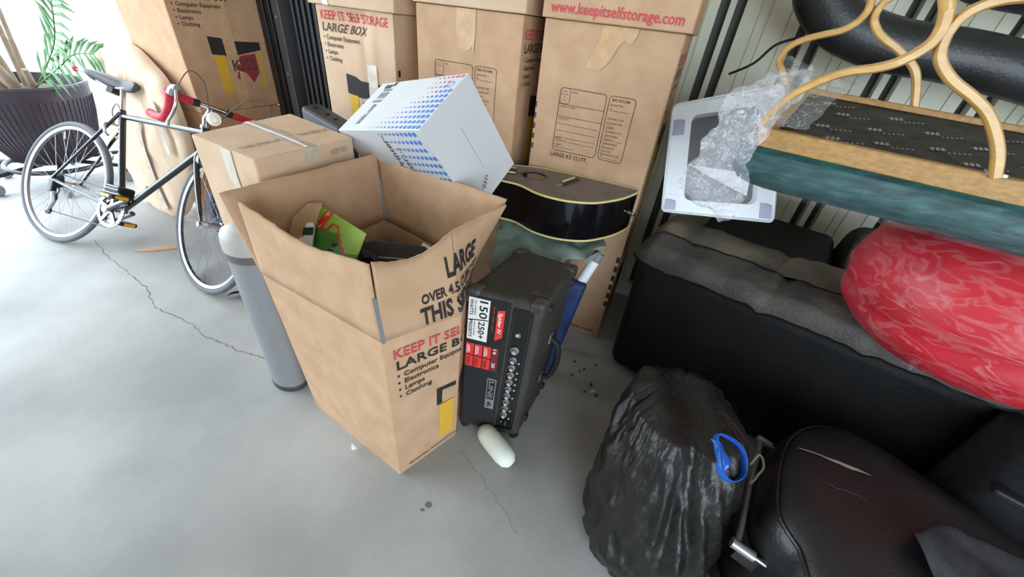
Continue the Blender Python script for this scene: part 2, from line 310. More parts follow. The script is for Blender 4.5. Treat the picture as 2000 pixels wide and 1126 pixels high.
def form_print(fn,parent,u=.095,v=.842-.61,sk=0.0):
    """the moving form printed on the blank faces; u,v = lower left corner"""
    P=Print(fn); H=.22; W=.172
    P.rrect(u,v,u+W,v+H); P.rrect(u+.183,v,u+.183+.092,v+H)
    P.rrect(u+.001,v+H-.052,u+.038,v+H,.010,.0016)
    P.line((u,v+H-.054),(u+W,v+H-.054),.0018); P.line((u,v+H-.096),(u+W,v+H-.096),.0018)
    for i in range(3): P.line((u+.006,v+H-.122-.024*i),(u+W-.010,v+H-.122-.024*i),.0013)
    P.line((u+.062,v+.036),(u+W-.010,v+.036),.0013); P.line((u+.030,v+.012),(u+.085,v+.012),.0013)
    for t,x,y,c in (('NAME',.043,H-.013,.0055),('ORDER NUMBER',.006,H-.064,.0055),('CONTENTS',.006,H-.106,.0055),('SPECIAL',.004,.044,.005),('INSTRUCTIONS',.004,.036,.005),('PROPERTY',.004,.019,.005),('NAME:',.004,.010,.005),('Always',.010,H-.013,.0045),('important',.006,H-.022,.0045),('we',.014,H-.031,.0045),('care',.012,H-.041,.0045)):
        P.text(t,u+x,v+y,c,None,False)
    q=u+.183; P.text('BED ROOMS',q+.010,v+H-.016,.0082,None,True)
    rows=[('MASTER',.032),('',.047),('FAMILY RM',.077),('LIVING RM',.092),('DEN',.107),('DINING RM',.121),('KITCHEN',.135),('BATH',.149),('BASEMENT',.163),('GARAGE',.177),('ATTIC',.190),('LAUNDRY RM',.202),('',.213)]
    for t,d in rows:
        P.ring(q+.012,v+H-d+.003,.0038,.0012)
        if t: P.text(t,q+.018,v+H-d,.0068,None,False)
        if not t: P.line((q+.018,v+H-d),(q+.080,v+H-d),.0012)
        if t=='BATH': P.line((q+.048,v+H-d),(q+.078,v+H-d),.0012)
    P.text('LARGE 4.5 CU FT.',u-.004,v-.024,.0155,.150,True)
    P.build('form_print',INKB,parent)
def carton(name,label,group,p0,W,D,z0,z1,ud=None,vd=None,kraft=None,disp=None,loc=None,seed=0,sag=.004,lean=(0,0)):
    ud=ud or RU; vd=vd or RV; p0=Vector((p0[0],p0[1],0)); L=V3(lean[0],lean[1],0)
    C=[p0+V3(0,0,z0),p0+ud*W+V3(0,0,z0),p0+ud*W+vd*D+V3(0,0,z0),p0+vd*D+V3(0,0,z0)]
    C+=[c+V3(0,0,z1-z0)+L for c in C]
    c0=(C[0]+C[2])/2
    t=thing(name,label,'box',(c0.x,c0.y,z0),group)
    b=carton_body('carton_body',C,kraft or KRAFT,t,disp,40 if disp else 8,sag,seed)
    H=(C[4]-C[0]).length
    front=patch(C[0],C[1],C[5],C[4],W,H,.0014,face_disp(0,sag,seed,disp.get(0) if disp else None))
    right=patch(C[1],C[2],C[6],C[5],D,H,.0014,face_disp(1,sag,seed)); left=patch(C[3],C[0],C[4],C[7],D,H,.0014,face_disp(3,sag,seed)); top=patch(C[4],C[5],C[6],C[7],W,D,.0014,face_disp(4,sag,seed))
    return t,b,front,right,left,top,H
def tape_strip(fn,parent,pts_l,pts_r,m,name='tape'):
    mb=MB(); n=len(pts_l); V=[fn(*p) for p in pts_l]+[fn(*p) for p in pts_r]; mb.add(V,[(i,n+i,n+i+1,i+1) for i in range(n-1)])
    o=mb.build(name,m,parent); return solid(o,.0012,1)
G='large kraft storage cartons along the back wall'
Cp=V3(.006,1.61,0); Bp=V3(-.496,1.793,0)
# column C
t,b,fr,rt,lf,tp,H=carton('storage_carton','kraft carton standing on the floor under the guitar end, dark tick marks on right edge',G,Cp+RU*0,.467,.457,0,.622)
P=Print(fr); P.text('www.keepitselfstorage.com',.04,.028,.020,.40,True); P.build('lettering',INKB,t)
for i in range(6): Print(fr).rect(.452,.20+.047*i,.466,.228+.047*i).build('tick_mark',INK,t)
kiss_print(rt,t)
t,b,fr,rt,lf,tp,H=carton('storage_carton','kraft carton with full moving form, above the guitar and under the web address box',G,Cp,.467,.457,.624,1.262,lean=(-.004,.004))
form_print(fr,t,.093,.842-.624); kiss_print(rt,t,.03)
for i in range(5): Print(fr).rect(.002,.205+.038*i,.012-.001*i,.226+.038*i).build('tick_mark',GINK,t)
tape_strip(fr,t,[(.205,.636),(.203,.60),(.185,.56),(.170,.515),(.178,.505)],[(.285,.636),(.283,.60),(.268,.585),(.252,.545),(.222,.508)],TAPE)
tape_strip(fr,t,[(.283,.636),(.280,.610),(.290,.596)],[(.322,.636),(.318,.612),(.305,.592)],TAPE)
t,b,fr,rt,lf,tp,H=carton('storage_carton','kraft carton printed with red web address, topmost at right of the row',G,Cp-RU*.012-RV*.016,.490,.475,1.263,1.87)
Print(fr).text('www.keepitselfstorage.com',.028,.018,.030,.43,True).build('red_lettering',REDINK,t)
# column B
t,b,fr,rt,lf,tp,H=carton('storage_carton','kraft carton at the bottom of the middle column, hidden behind the white dotted box',G,Bp,.457,.457,0,.622)
kiss_print(rt,t)
t,b,fr,rt,lf,tp,H=carton('storage_carton','kraft carton with moving form half hidden by the white dotted box',G,Bp,.452,.457,.624,1.262)
form_print(fr,t,.085,.865-.624); kiss_print(rt,t,.045)
tape_strip(fr,t,[(.178,.637),(.180,.58),(.186,.54),(.198,.515),(.215,.508)],[(.262,.637),(.260,.58),(.256,.54),(.250,.52),(.240,.508)],TAPE)
tape_strip(fr,t,[(.248,.637),(.250,.56),(.252,.504)],[(.262,.637),(.262,.56),(.258,.500)],TAPE)
carton('storage_carton','kraft carton on top of the middle column, only its lower edge in view',G,Bp-RU*.008-RV*.012,.470,.470,1.264,1.87,kraft=KRAFT2)
# column A
def dentA(s,t): return -.035*math.exp(-((t-.93)/.06)**2)*math.exp(-((s-.45)/.25)**2)-.006*math.exp(-((s-.60)/.03)**2)*t+.010*math.exp(-((s-.72)/.06)**2)*max(0,t-.3)
Ap=V3(-.604,1.833,0)-RU*.397-RV*.0
carton('storage_carton','kraft carton at the bottom of the left column behind the sealed brown box',G,Ap,.41,.43,0,.60)
t,b,fr,rt,lf,tp,H=carton('storage_carton','crumpled kraft carton with dented top edge, grey roof mark and red self storage lettering',G,Ap,.400,.43,.602,1.215,kraft=KRAFT2,disp={0:dentA},seed=3)
sc=lambda u,v: fr(u*.40/.457,v)
kiss_print(sc,t,.045,ink=INKB)
for i in range(4): Print(rt).rect(.012,.27+.04*i,.028,.295+.04*i).build('tick_mark',INK,t)
tape_strip(fr,t,[(.245,.0),(.245,.2),(.250,.42)],[(.300,.0),(.300,.2),(.302,.42)],CTAPE)
t,b,fr,rt,lf,tp,H=carton('storage_carton','pale kraft carton sagging on top of the crumpled one at the left of the row',G,Ap-RU*.02-RV*.02,.445,.45,1.217,1.80,kraft=KRAFT2,seed=5,sag=.012)
tape_strip(fr,t,[(.085,.0),(.07,.10),(.06,.3)],[(.115,.0),(.10,.10),(.09,.3)],CTAPE)
# tall stack at the left, turned square to the camera
TD=V3(.914,-.407,0).normalized(); TV=V3(.407,.914,0).normalized(); TX=V3(-1.775,2.12,0)-TD*.457
G2='kraft cartons stacked behind the bicycle'
t,b,fr,rt,lf,tp,H=carton('storage_carton','kraft carton under the shaded logo box behind the bicycle handlebar',G2,TX,.457,.457,0,.66,TD,TV)
t,b,fr,rt,lf,tp,H=carton('storage_carton','shaded kraft carton with yellow and black logo behind the red handlebar',G2,TX,.457,.457,.662,1.272,TD,TV)
kiss_print(rt,t,.03)
tape_strip(rt,t,[(.212,.609),(.214,.30),(.216,.0)],[(.272,.609),(.274,.30),(.278,.0)],TAPE)
carton('storage_carton','kraft carton topmost of the stack behind the bicycle, cut off by the picture edge',G2,TX,.467,.465,1.274,1.88,TD,TV)
# ================================================================== sealed brown box in front of the row
M0,M1,M2,M3=V3(-1.013,1.141,0),V3(-.732,.997,0),V3(-.594,1.310,0),V3(-.918,1.520,0)
ct=(M0+M2)/2
def up(p,z): return V3(p.x,p.y,z)
t=thing('shipping_box','sealed brown box with clear tape across its top, behind the large open box','box',(ct.x,ct.y,.56))
Cc=[up(p,.56) for p in (M0,M1,M2,M3)]+[up(p,.87) for p in (M0,M1,M2,M3)]
carton_body('carton_body',Cc,KRAFT2,t,None,8,.004,8)
topf=patch(Cc[4],Cc[5],Cc[6],Cc[7],1,1,.0015,face_disp(4,.004,8)); lff=patch(Cc[0],Cc[1],Cc[5],Cc[4],1,1,.0015,face_disp(0,.004,8)); rtf=patch(Cc[1],Cc[2],Cc[6],Cc[5],1,1,.0015,face_disp(1,.004,8))
tape_strip(lambda a,b:topf(a,b),t,[(x/8,.46+.01*math.sin(x)) for x in range(9)],[(x/8,.575+.01*math.sin(x*1.7)) for x in range(9)],CTAPE)
tape_strip(lambda a,b:topf(a,b)+V3(0,0,.0012),t,[(x/8,.485+.008*math.sin(x*1.3)) for x in range(9)],[(x/8,.502+.008*math.sin(x*1.3+.5)) for x in range(9)],SHEETW,'tape_fold')
tape_strip(rtf,t,[(.44,1.0),(.44,.86)],[(.60,1.0),(.60,.88)],CTAPE)
tape_strip(lff,t,[(.50,1.0),(.51,.75),(.53,.55),(.56,.48)],[(.66,1.0),(.66,.75),(.68,.58),(.64,.47)],CTAPE)
tape_strip(lff,t,[(.40,.40),(.50,.38),(.60,.36),(.66,.30),(.70,.22)],[(.40,.395),(.50,.368),(.60,.335),(.655,.285),(.695,.215)],INKB,'torn_slit')
P=Print(lambda a,b:topf(1-b,a)); P.text('THIS SIDE UP',.06,.30,.055,.38,True); P.text('THIS SIDE UP',.62,.30,.055,.34,True); P.build('lettering',FADE,t)
P=Print(rtf); P.text('KEEP DRY',.72,.88,.05,.2,True); P.build('lettering',FADE,t)
t=carton('shipping_box','plain brown carton hidden beneath the sealed taped box',None,V3(-.93,1.27,0),.30,.28,0,.556,(M1-M0).normalized(),(M3-M0).normalized())[0]
# torn flat piece of card under the bicycle
MB().prism([(-2.081,1.700,.001),(-2.0,1.722,.001),(-1.905,1.775,.001),(-1.92,1.805,.001),(-1.952,1.825,.001),(-1.985,1.79,.001)],(0,0,.006)).build('cardboard_scrap',KRAFT,label='torn flat scrap of cardboard lying on the floor below the bicycle',cat='cardboard',loc=(-1.99,1.76,0))
# ================================================================== large open box
A_=V3(-.290,.660,0)
def ob(z):   # plan outline at three heights: front, mid right, right, back, left
    lo=[(-.290,.662),(-.142,.832),(-.140,1.035),(-.470,1.250),(-.668,.878)]
    md=[(-.294,.658),(-.128,.798),(-.138,1.040),(-.500,1.290),(-.705,.868)]
    hi=[(-.299,.656),(-.168,.858),(-.046,1.043),(-.526,1.338),(-.700,.858)]
    if z<=.59: k=z/.59; return [V3(a[0]*(1-k)+b[0]*k,a[1]*(1-k)+b[1]*k,z) for a,b in zip(lo,md)]
    k=(z-.59)/.22; return [V3(a[0]*(1-k)+b[0]*k,a[1]*(1-k)+b[1]*k,z) for a,b in zip(md,hi)]
t=thing('open_box','large open kraft box with raised flaps, filled with odds and ends','box',(-.40,.95,0)); OB=t
mb=MB(); zs=[0,.1,.2,.3,.4,.5,.59]
rings=[]
for z in zs:
    c=ob(z); ring=[]
    for a,b_,n in ((c[4],c[0],24),(c[0],c[1],5),(c[1],c[2],5),(c[2],c[3],8),(c[3],c[4],8)):
        for k in range(n):
            p=a.lerp(b_,k/n); nn_=V3((b_-a).y,-(b_-a).x,0).normalized(); e=4*(k/n)*(1-k/n)*math.sin(math.pi*min(z+.05,.59)/.62)
            q=(.018 if n==24 else .002)*e*(.3+noise.noise(p*4))
            if n==24: q-=.0035*sum(math.exp(-((k/n-s_)/.012)**2) for s_ in (.30,.52,.74))+.004*abs(noise.noise(V3(k*.35,z*9,4)))
            ring.append(p+nn_*q)
    rings.append(ring)
N=len(rings[0]); V=[p for r in rings for p in r]
F=[(i*N+k,i*N+(k+1)%N,(i+1)*N+(k+1)%N,(i+1)*N+k) for i in range(len(zs)-1) for k in range(N)]+[tuple(range(N-1,-1,-1))]
o=mesh('carton_walls',V,F,KRAFT,t,35); solid(o,.006,0); bevel(o,.003,2,50)
def flap(a0,a1,b1,b0,jag,seed,lean=0,amp=1):
    """upright flap: bottom a0-a1, top b0-b1, wavy torn upper edge"""
    V=[];F=[];n=36;m_=7; rr=random.Random(seed); nn_=((a1-a0).cross(b0-a0)).normalized()
    for j in range(m_+1):
        for i in range(n+1):
            s=i/n; q=j/m_; p=a0*(1-s)*(1-q)+a1*s*(1-q)+b1*s*q+b0*(1-s)*q
            e=math.sin(math.pi*s)*q; cr_=-.0035*sum(math.exp(-((s-s_)/.012)**2) for s_ in ((.30,.52,.74) if seed in (1,4,5) else (.8,)))*min(1,(1.02-s)*12)-.004*abs(noise.noise(V3(s*9,q*3,seed)))*e
            p=p+nn_*(.012*amp*e*(noise.noise(V3(s*3,q*2,seed)))+lean*e+cr_*amp)
            p=p+V3(0,0,(jag(s)+.003*noise.noise(V3(s*14,seed,0)))*q**3)
            V.append(p)
    F=[(j*(n+1)+i,j*(n+1)+i+1,(j+1)*(n+1)+i+1,(j+1)*(n+1)+i) for j in range(m_) for i in range(n)]
    o=mesh('flap',V,F,KRAFT,t,35); solid(o,.006,0); return o
md=ob(.59); hi=ob(.81)
front_l=flap(md[4],md[0],hi[0],hi[4],lambda s:.0-.025*math.exp(-((s-.55)/.3)**2),1,.006)
fr1=flap(md[0]+(md[1]-md[0])*.02,md[1],hi[1],hi[0]+(hi[1]-hi[0])*.03,lambda s:-.034*math.sin(math.pi*.93*s),2,0,0)
fr2=flap(md[1],md[2],hi[2],hi[1],lambda s:-.008*(1-s),3,0,0)
b1=flap(md[2]+V3(0,.006,0),md[3],hi[3]+V3(.0,.004,.008),hi[2]+V3(.0,.012,.012),lambda s:0,4,-.004)
b2=flap(md[3],md[4]+V3(-.012,.008,0),hi[4]+V3(-.055,.012,.012),hi[3]+V3(0,0,.008),lambda s:0,5,0)
md_=md;hi_=hi
# corner tape remnants and folds
tape_strip(lambda a,b:ob(b)[3]+V3(a,-.012,0),t,[(-.010,.60),(-.008,.66),(-.004,.74)],[(.012,.60),(.010,.66),(.006,.74)],SILV)
MB().prism([up(md[0],.585)+V3(.001,-.002,0),up(md[0],.585)+V3(.009,.004,0),up(hi[0],.72)+V3(.006,.002,0),up(hi[0],.72)+V3(-.001,-.004,0)],(.001,-.001,0)).build('torn_edge',GREYP,t)
def ofn(u,z):  # right-hand printed face
    c=ob(z); L1=(c[1]-c[0]).length; L2=(c[2]-c[1]).length
    if u<=L1: a,b_,k=c[0],c[1],u/L1
    else: a,b_,k=c[1],c[2],min(1.2,(u-L1)/L2)
    n_=V3((b_-a).y,-(b_-a).x,0).normalized(); return a.lerp(b_,k)+n_*(.0056 if z>.59 else .0060)
kiss_print(ofn,t,0)
P=Print(ofn); P.text('www.keepitselfstorage.com',.03,.018,.018,.40,True); P.build('lettering',FADE,t)
P=Print(ofn)
P.text('LARGE',.195,.700,.050,.135,.035); P.text('OVER 4.5 CUBIC FT.',.112,.655,.025,.250,.03); P.text('THIS SIDE UP',.104,.600,.044,.262,.035)
P.build('bold_lettering',INK,t)
mb=MB(); mb.prism([(-.475,.735,.012),(-.455,.722,.012),(-.468,.715,.012)],(0,-.004,.016)); mb.build('torn_paper',LABW,t)
def lfn(u,z,off=.008):
    c=ob(z); a,b_=c[4],c[0]; n_=V3((b_-a).y,-(b_-a).x,0).normalized(); return a.lerp(b_,u)+n_*off
# ------------------------------------------------------------------ contents of the open box
t=thing('cable_box','lime green jumper cable retail box with an open end, leaning in the open box','box',(-.50,.95,.55))
q=[V3(-.630,1.105,.703),V3(-.440,.975,.703),V3(-.455,.920,.615),V3(-.655,.995,.612)]   # face: top-left, top-right, bottom-right, bottom-left (tilted back)
q=[V3(-.612,1.075,.72),V3(-.425,.945,.715),V3(-.455,.905,.63),V3(-.640,.978,.628)]
dep=V3(-.055,.045,-.075)*.85
tl,tr,br,bl=q; ex=bl-(tl-bl)*.05; ex2=br-(tr-br)*.15
fn_=patch(ex,ex2,tr,tl,1,1,.0016)
mb=MB(); 
mb=MB().add(*grid(patch(ex,ex2,tr,tl,1,1,0),1,1,8,8)); mb.add([ex,ex2,tr,tl,ex+dep,ex2+dep,tr+dep,tl+dep],[(7,6,5,4),(1,0,4,5),(3,2,6,7),(2,1,5,6)]); o=mb.build('carton_body',GRNA,t); solid(o,.0015,0)
P=Print(fn_); cur=[(0,.62),(.16,.52),(.30,.62),(.42,.60),(.50,.66),(.62,.45),(.78,.30),(1,.42)]
for (a,b),(c_,d_) in zip(cur,cur[1:]):
    for j in range(6): P.poly([(a,b*j/6),(c_,d_*j/6),(c_,d_*(j+1)/6),(a,b*(j+1)/6)])
P.build('green_panel',GRNB,t)
f2=patch(ex,ex2,tr,tl,1,1,.0022)
R=Print(f2); 
for a,b in (((.10,.66),(.20,.55)),((.20,.55),(.30,.62)),((.30,.62),(.38,.80)),((.38,.80),(.47,.78)),((.47,.78),(.62,.48)),((.62,.48),(.80,.22)),((.80,.22),(.95,.02))): R.line(a,b,.045)
R.build('red_cable_print',LABR,t)
Print(f2).poly([(.03,.50),(.19,.56),(.29,1.0),(.14,.97)]).build('red_badge',LABR,t)
f3=patch(ex,ex2,tr,tl,1,1,.0028)
Print(f3).text('Coleman',.145,.55,.105,.41,True,76).build('white_lettering',LABW,t)
P=Print(f2); P.text('ELECTRIC',.40,.74,.06,.20,True,62)
for i in range(4): P.text('Jumper cables 12 ft',.50+.035*i,.70-.05*i,.028,.22,False,60)
for i in range(3): P.text('All season',.74+.05*i,.56-.03*i,.03,.18,False,60)
P.build('pale_lettering',PALEG,t)
P=Print(f3); P.poly([(.52,.30),(.60,.40),(.57,.44),(.50,.38)]); P.poly([(.47,.14),(.60,.18),(.56,.26),(.47,.24)]); P.build('clamp_print',LABK,t)
o=MB().add([tl,tl+dep,tl+dep+V3(-.015,.02,.0),tl+V3(-.055,.02,-.01)],[(0,1,2,3)]).build('end_flap',PALEG,t); solid(o,.001)
o=MB().add([ex.lerp(tl,.55),tl,tl+V3(-.045,.004,-.012),ex.lerp(tl,.45)+V3(-.03,.0,.0)],[(0,1,2,3)]).build('end_flap',LABW,t); solid(o,.001)
for nm,lab,P4,dp,m_ in (('kraft_piece','folded brown card piece stuck behind the lime box in the open box',[V3(-.665,.935,.64),V3(-.610,.955,.64),V3(-.592,1.045,.745),V3(-.628,1.028,.745),V3(-.655,.985,.715)],V3(-.004,.008,0),KRAFTIN),):
    MB().prism(P4,dp).build(nm,m_,label=lab,cat='cardboard',loc=P4[0])
t=thing('white_charger','white plastic device with black window beside the lime box in the open box','device',(-.66,1.03,.60))
a,b_,c_,d_=V3(-.641,.940,.640),V3(-.592,.938,.640),V3(-.604,1.008,.703),V3(-.633,.992,.703)
bevel(MB().prism([a,b_,c_,d_],(-.004,.012,-.012)).build('shell',WHITEP,t),.006,3)
f=patch(a,b_,c_,d_,1,1,.001); Print(f).rect(.22,.52,.98,.78).build('black_window',LABK,t)
t=thing('portable_radio','black portable radio lying inside the open box','radio',(-.37,.98,.56))
RX=V3(.98,.16,0).normalized(); RY=V3(-.09,.55,.78).normalized(); RZ=RX.cross(RY).normalized(); rc=V3(-.372,1.012,.652)-RY*.047
pts=[]
for cx,cy,a0 in ((.085,.035,0),(-.055,.015,90),(-.085,-.055,180),(.085,-.055,270)):
    rad={0:.012,90:.045,180:.02,270:.012}[a0]
    for k in range(6): a=math.radians(a0+18*k); pts.append(rc+RX*(cx+rad*math.cos(a)-(.0 if a0 else 0))+RY*(cy+rad*math.sin(a)))
bevel(MB().prism(pts,RZ*-.07).build('body',mat('radio_plastic',rgb(52,50,49),.5,0,rgb(44,42,42),20,.1,200),t,30),.006,3)
MB().torus(rc+RX*-.035+RY*-.04+RZ*.001,RX,RY,.040,.006,32,8).build('speaker_ring',LABK,t,60)
MB().lathe([(.036,0),(.036,.002),(.01,.004)],rc+RX*-.035+RY*-.04,24,RZ).build('speaker_cone',DGREYP,t,40)
fr_=lambda u,v: rc+RX*u+RY*v+RZ*.0012
Print(fr_).line((-.065,.008),(.085,.002),.004).build('silver_trim',SILV,t); Print(fr_).rect(.005,-.014,.09,-.002).build('dial_strip',LABK,t)
Print(lambda u,v: fr_(u,v)+RZ*.0006).text('FM/AM',.030,-.012,.008,.03,True).build('lettering',REDINK,t)
t=thing('small_white_box','small white box with navy emblem by the right corner of the open box','box',(-.30,.99,.6))
a,b_,c_,d_=V3(-.318,.985,.617),V3(-.268,.985,.60),V3(-.258,1.05,.63),V3(-.296,1.06,.645)
MB().prism([a,b_,c_,d_],(-.01,-.01,-.05)).build('carton_body',WCARD,t); f=patch(a,b_,c_,d_,1,1,.001)
Print(f).poly([(.3,.15),(.8,.15),(.85,.75),(.45,.85)]).build('navy_emblem',mat('navy_ink',rgb(44,48,92),.6),t)
def crumple(name,fn,nu,nv,m,parent=None,amp=.01,sc=8,seed=0,thick=.002,smooth=60,ss=1,**k):
    V=[];
    for j in range(nv+1):
        for i in range(nu+1):
            p=Vector(fn(i/nu,j/nv)); q=p*sc+V3(seed,seed*2,0)
            V.append(p+V3(noise.noise(q),noise.noise(q+V3(31,0,0)),noise.noise(q+V3(0,57,0)))*amp+V3(noise.noise(q*2.7),noise.noise(q*2.7+V3(9,0,0)),noise.noise(q*2.7+V3(0,5,0)))*amp*.4)
    F=[(j*(nu+1)+i,j*(nu+1)+i+1,(j+1)*(nu+1)+i+1,(j+1)*(nu+1)+i) for j in range(nv) for i in range(nu)]
    o=mesh(name,V,F,m,parent,smooth,**k)
    if thick: solid(o,thick)
    if ss: subsurf(o,ss)
    return o
crumple('grey_rag',lambda u,v:(-.49+.14*u+.01*v,.955-.10*u*.5+.09*v,.595+.04*math.sin(3*u+2*v)),12,10,GFAB,None,.022,14,3,.003,label='crumpled grey rag between the lime box and the radio',cat='rag',loc=(-.42,.97,.6))
# filler layer so that the contents rest on something real: a stack of brown card
MB().hexa([(-.62,.90,.05),(-.30,.74,.05),(-.15,1.0,.05),(-.46,1.18,.05),(-.62,.90,.54),(-.30,.74,.54),(-.15,1.0,.54),(-.46,1.18,.54)]).build('inner_carton',KRAFTIN,label='brown inner carton underneath everything in the open box',cat='box',loc=(-.4,.95,.05))
# ------------------------------------------------------------------ slim bin
t=thing('waste_bin','slim tall grey rubbish bin with rounded lid beside the open box','bin',(-.835,.985,0))
def oval(z,s,ax=.072,ay=.054,dy=0): return [V3(-.822+dy*0+(math.cos(a)*ax*.93+math.sin(a)*ay*.37)*s,.980+(-math.cos(a)*ax*.37+math.sin(a)*ay*.93)*s,z) for a in [2*math.pi*k/36 for k in range(36)]]
def loft(rings,name,m,parent,smooth=50,cap=True,**k):
    n=len(rings[0]); V=[p for r in rings for p in r]; F=[(i*n+k_,i*n+(k_+1)%n,(i+1)*n+(k_+1)%n,(i+1)*n+k_) for i in range(len(rings)-1) for k_ in range(n)]
    if cap: F+= [tuple(range(n-1,-1,-1)),tuple((len(rings)-1)*n+k_ for k_ in range(n))]
    return mesh(name,V,F,m,parent,smooth,**k)
loft([oval(.022,.98),oval(.570,1.0)],'bin_body',CANG,t); loft([oval(0,.99),oval(.004,1.02),oval(.02,1.02),oval(.024,.98)],'base_ring',DGREYP,t)
loft([oval(.570,1.03),oval(.597,1.04)],'band',CANB,t)
loft([oval(.597,1.04),oval(.622,1.03),oval(.644,.97),oval(.658,.84),oval(.666,.6),oval(.668,.3)],'lid',CANL,t,80)
# ------------------------------------------------------------------ guitar amplifier head standing on its end
AL=[V3(-.140,.868,.012),V3(.077,.838,.012),V3(.168,1.08,.012),V3(-.030,1.15,.012)]
AH=[V3(-.133,.886,.60),V3(.092,.845,.60),V3(.203,1.09,.60),V3(.002,1.165,.60)]
AL=[p+V3(.003,0,0) for p in AL]; AH=[p+V3(.003,0,0 if i<2 else 0)+V3(0,0,.012) for i,p in enumerate(AH)]
t=thing('guitar_amplifier','black guitar amplifier head standing on end beside the open box','amplifier',(.02,1.0,0))
o=MB().hexa(AL+AH).build('cabinet',AMPV,t,40); bevel(o,.016,4,30)
af=patch(AL[0],AL[1],AH[1],AH[0],1,1,.0015)
def afo(off): return patch(AL[0],AL[1],AH[1],AH[0],1,1,off)
def aslab(u0,v0,u1,v1,z0,z1):
    f0,f1=afo(z0),afo(z1); return MB().hexa([f0(u0,v0),f0(u1,v0),f0(u1,v1),f0(u0,v1),f1(u0,v0),f1(u1,v0),f1(u1,v1),f1(u0,v1)])
bevel(aslab(.05,.03,.60,.975,-.004,.003).build('grille',AMPG,t),.002,2)
pn=bevel(aslab(.63,.06,.90,.955,-.004,.0035).build('control_panel',PANELM,t),.002,2)
Pp=Print(afo(.0042)); Pp.line((.655,.10),(.655,.92),.006); Pp.line((.655,.92),(.875,.92),.0022); Pp.line((.875,.92),(.875,.10),.006); Pp.line((.655,.10),(.875,.10),.0022); Pp.build('panel_outline',DGREYP,pn)
nrm=(AL[1]-AL[0]).cross(AH[0]-AL[0]).normalized()
for i in range(10):
    v=.70-.0545*i-(.012 if i>0 else 0); rr=.0135 if i in(0,) else .0115
    MB().lathe([(rr,.0),(rr,.006),(rr*.75,.007),(rr*.62,.015),(rr*.55,.016)],afo(.003)(.735,v),18,nrm).build('knob',KNOB,pn,40)
    Print(lambda a,b,v=v:afo(.0198)(.735+a,v+b)).line((-.02,.004),(.02,-.004),.008).build('knob_mark',LABW,pn)
for v in (.615,.545,.50,.455,.41,.345,.235,.165): MB().lathe([(.004,0),(.004,.004),(.002,.005)],afo(.003)(.82,v),10,nrm).build('button',SILV,pn)
MB().lathe([(.008,0),(.008,.004),(.004,.004),(.004,.001)],afo(.003)(.745,.80),14,nrm).build('input_jack',CHROME,pn)
aslab(.765,.10,.80,.14,.003,.007).build('power_switch',DGREYP,pn); aslab(.700,.115,.715,.13,.003,.005).build('lamp',KNOB,pn)
# stickers (flat print on the grille)
s1=aslab(.055,.705,.335,.965,.003,.0042).build('sticker',LABW,t,label='white sticker giving watts and presets')
f4=afo(.0050); sq=.35
def vtxt(P,tx,u,v,cap,length): # reads downwards, letter tops to the right; u in width units .225 m, v in .6 m
    V,F,W=text_geo(tx,True); k=len(P.V); sx=length/W; sy=cap/.70
    P.V+=[(u+y*sy, v-x*sx) for x,y in V]; P.F+=[tuple(i+k for i in f) for f in F]
P=Print(f4); vtxt(P,'150',.205,.955,.105,.105); vtxt(P,'WATTS',.075,.955,.045,.095); vtxt(P,'250+',.205,.83,.085,.110); vtxt(P,'PRESETS',.075,.83,.045,.11)
vtxt(P,'TWO 12 SPEAKERS',.140,.955,.018,.09); vtxt(P,'ARTIST & SONG',.140,.825,.018,.09); P.line((.06,.83),(.33,.845),.006); P.build('lettering',LABK,s1)
s2=aslab(.345,.70,.56,.955,.003,.0040).build('sticker',LABK,t,label='black sticker with a red name flash')
Print(f4).poly([(.44,.92),(.54,.93),(.54,.76),(.44,.73)]).build('red_flash',LABR,s2)
P=Print(afo(.0056)); vtxt(P,'Spider IV',.462,.91,.05,.13); P.build('lettering',LABW,s2)
P=Print(f4); vtxt(P,'Tweak it.  Rock it.  Own it.',.385,.94,.020,.16); P.build('red_lettering',LABR,s2)
k=0
for cu_ in range(3):
    for r_ in range(2):
        s=aslab(.055+.125*cu_,.60-.085*r_,.165+.125*cu_,.677-.085*r_,.003,.0042).build('sticker',LABR,t)
        P=Print(f4); vtxt(P,('AMPS','FX','SONGS','LOOP','USB','TUNE')[k],.085+.125*cu_,.665-.085*r_,.03,.05); P.rect(.068+.125*cu_,.605-.085*r_,.076+.125*cu_,.67-.085*r_); P.build('lettering',LABK if k%2 else LABW,s); k+=1
s=aslab(.43,.515,.52,.677,.003,.0042).build('sticker',mat('dark_red_label',rgb(120,30,34),.5),t); P=Print(f4); vtxt(P,'16',.445,.672,.045,.035); vtxt(P,'20',.445,.575,.045,.035); P.build('lettering',LABW,s)
bd=aslab(.41,.215,.55,.455,.003,.0058).build('badge',SILV,t); bevel(bd,.003,2); b2_=aslab(.425,.295,.535,.447,.0058,.0066).build('badge_field',LABK,bd)
P=Print(afo(.0072)); vtxt(P,'LINE',.445,.440,.070,.135); P.build('lettering',SILV,bd); P=Print(afo(.0064)); vtxt(P,'6',.445,.275,.070,.045); P.build('numeral',LABK,bd)
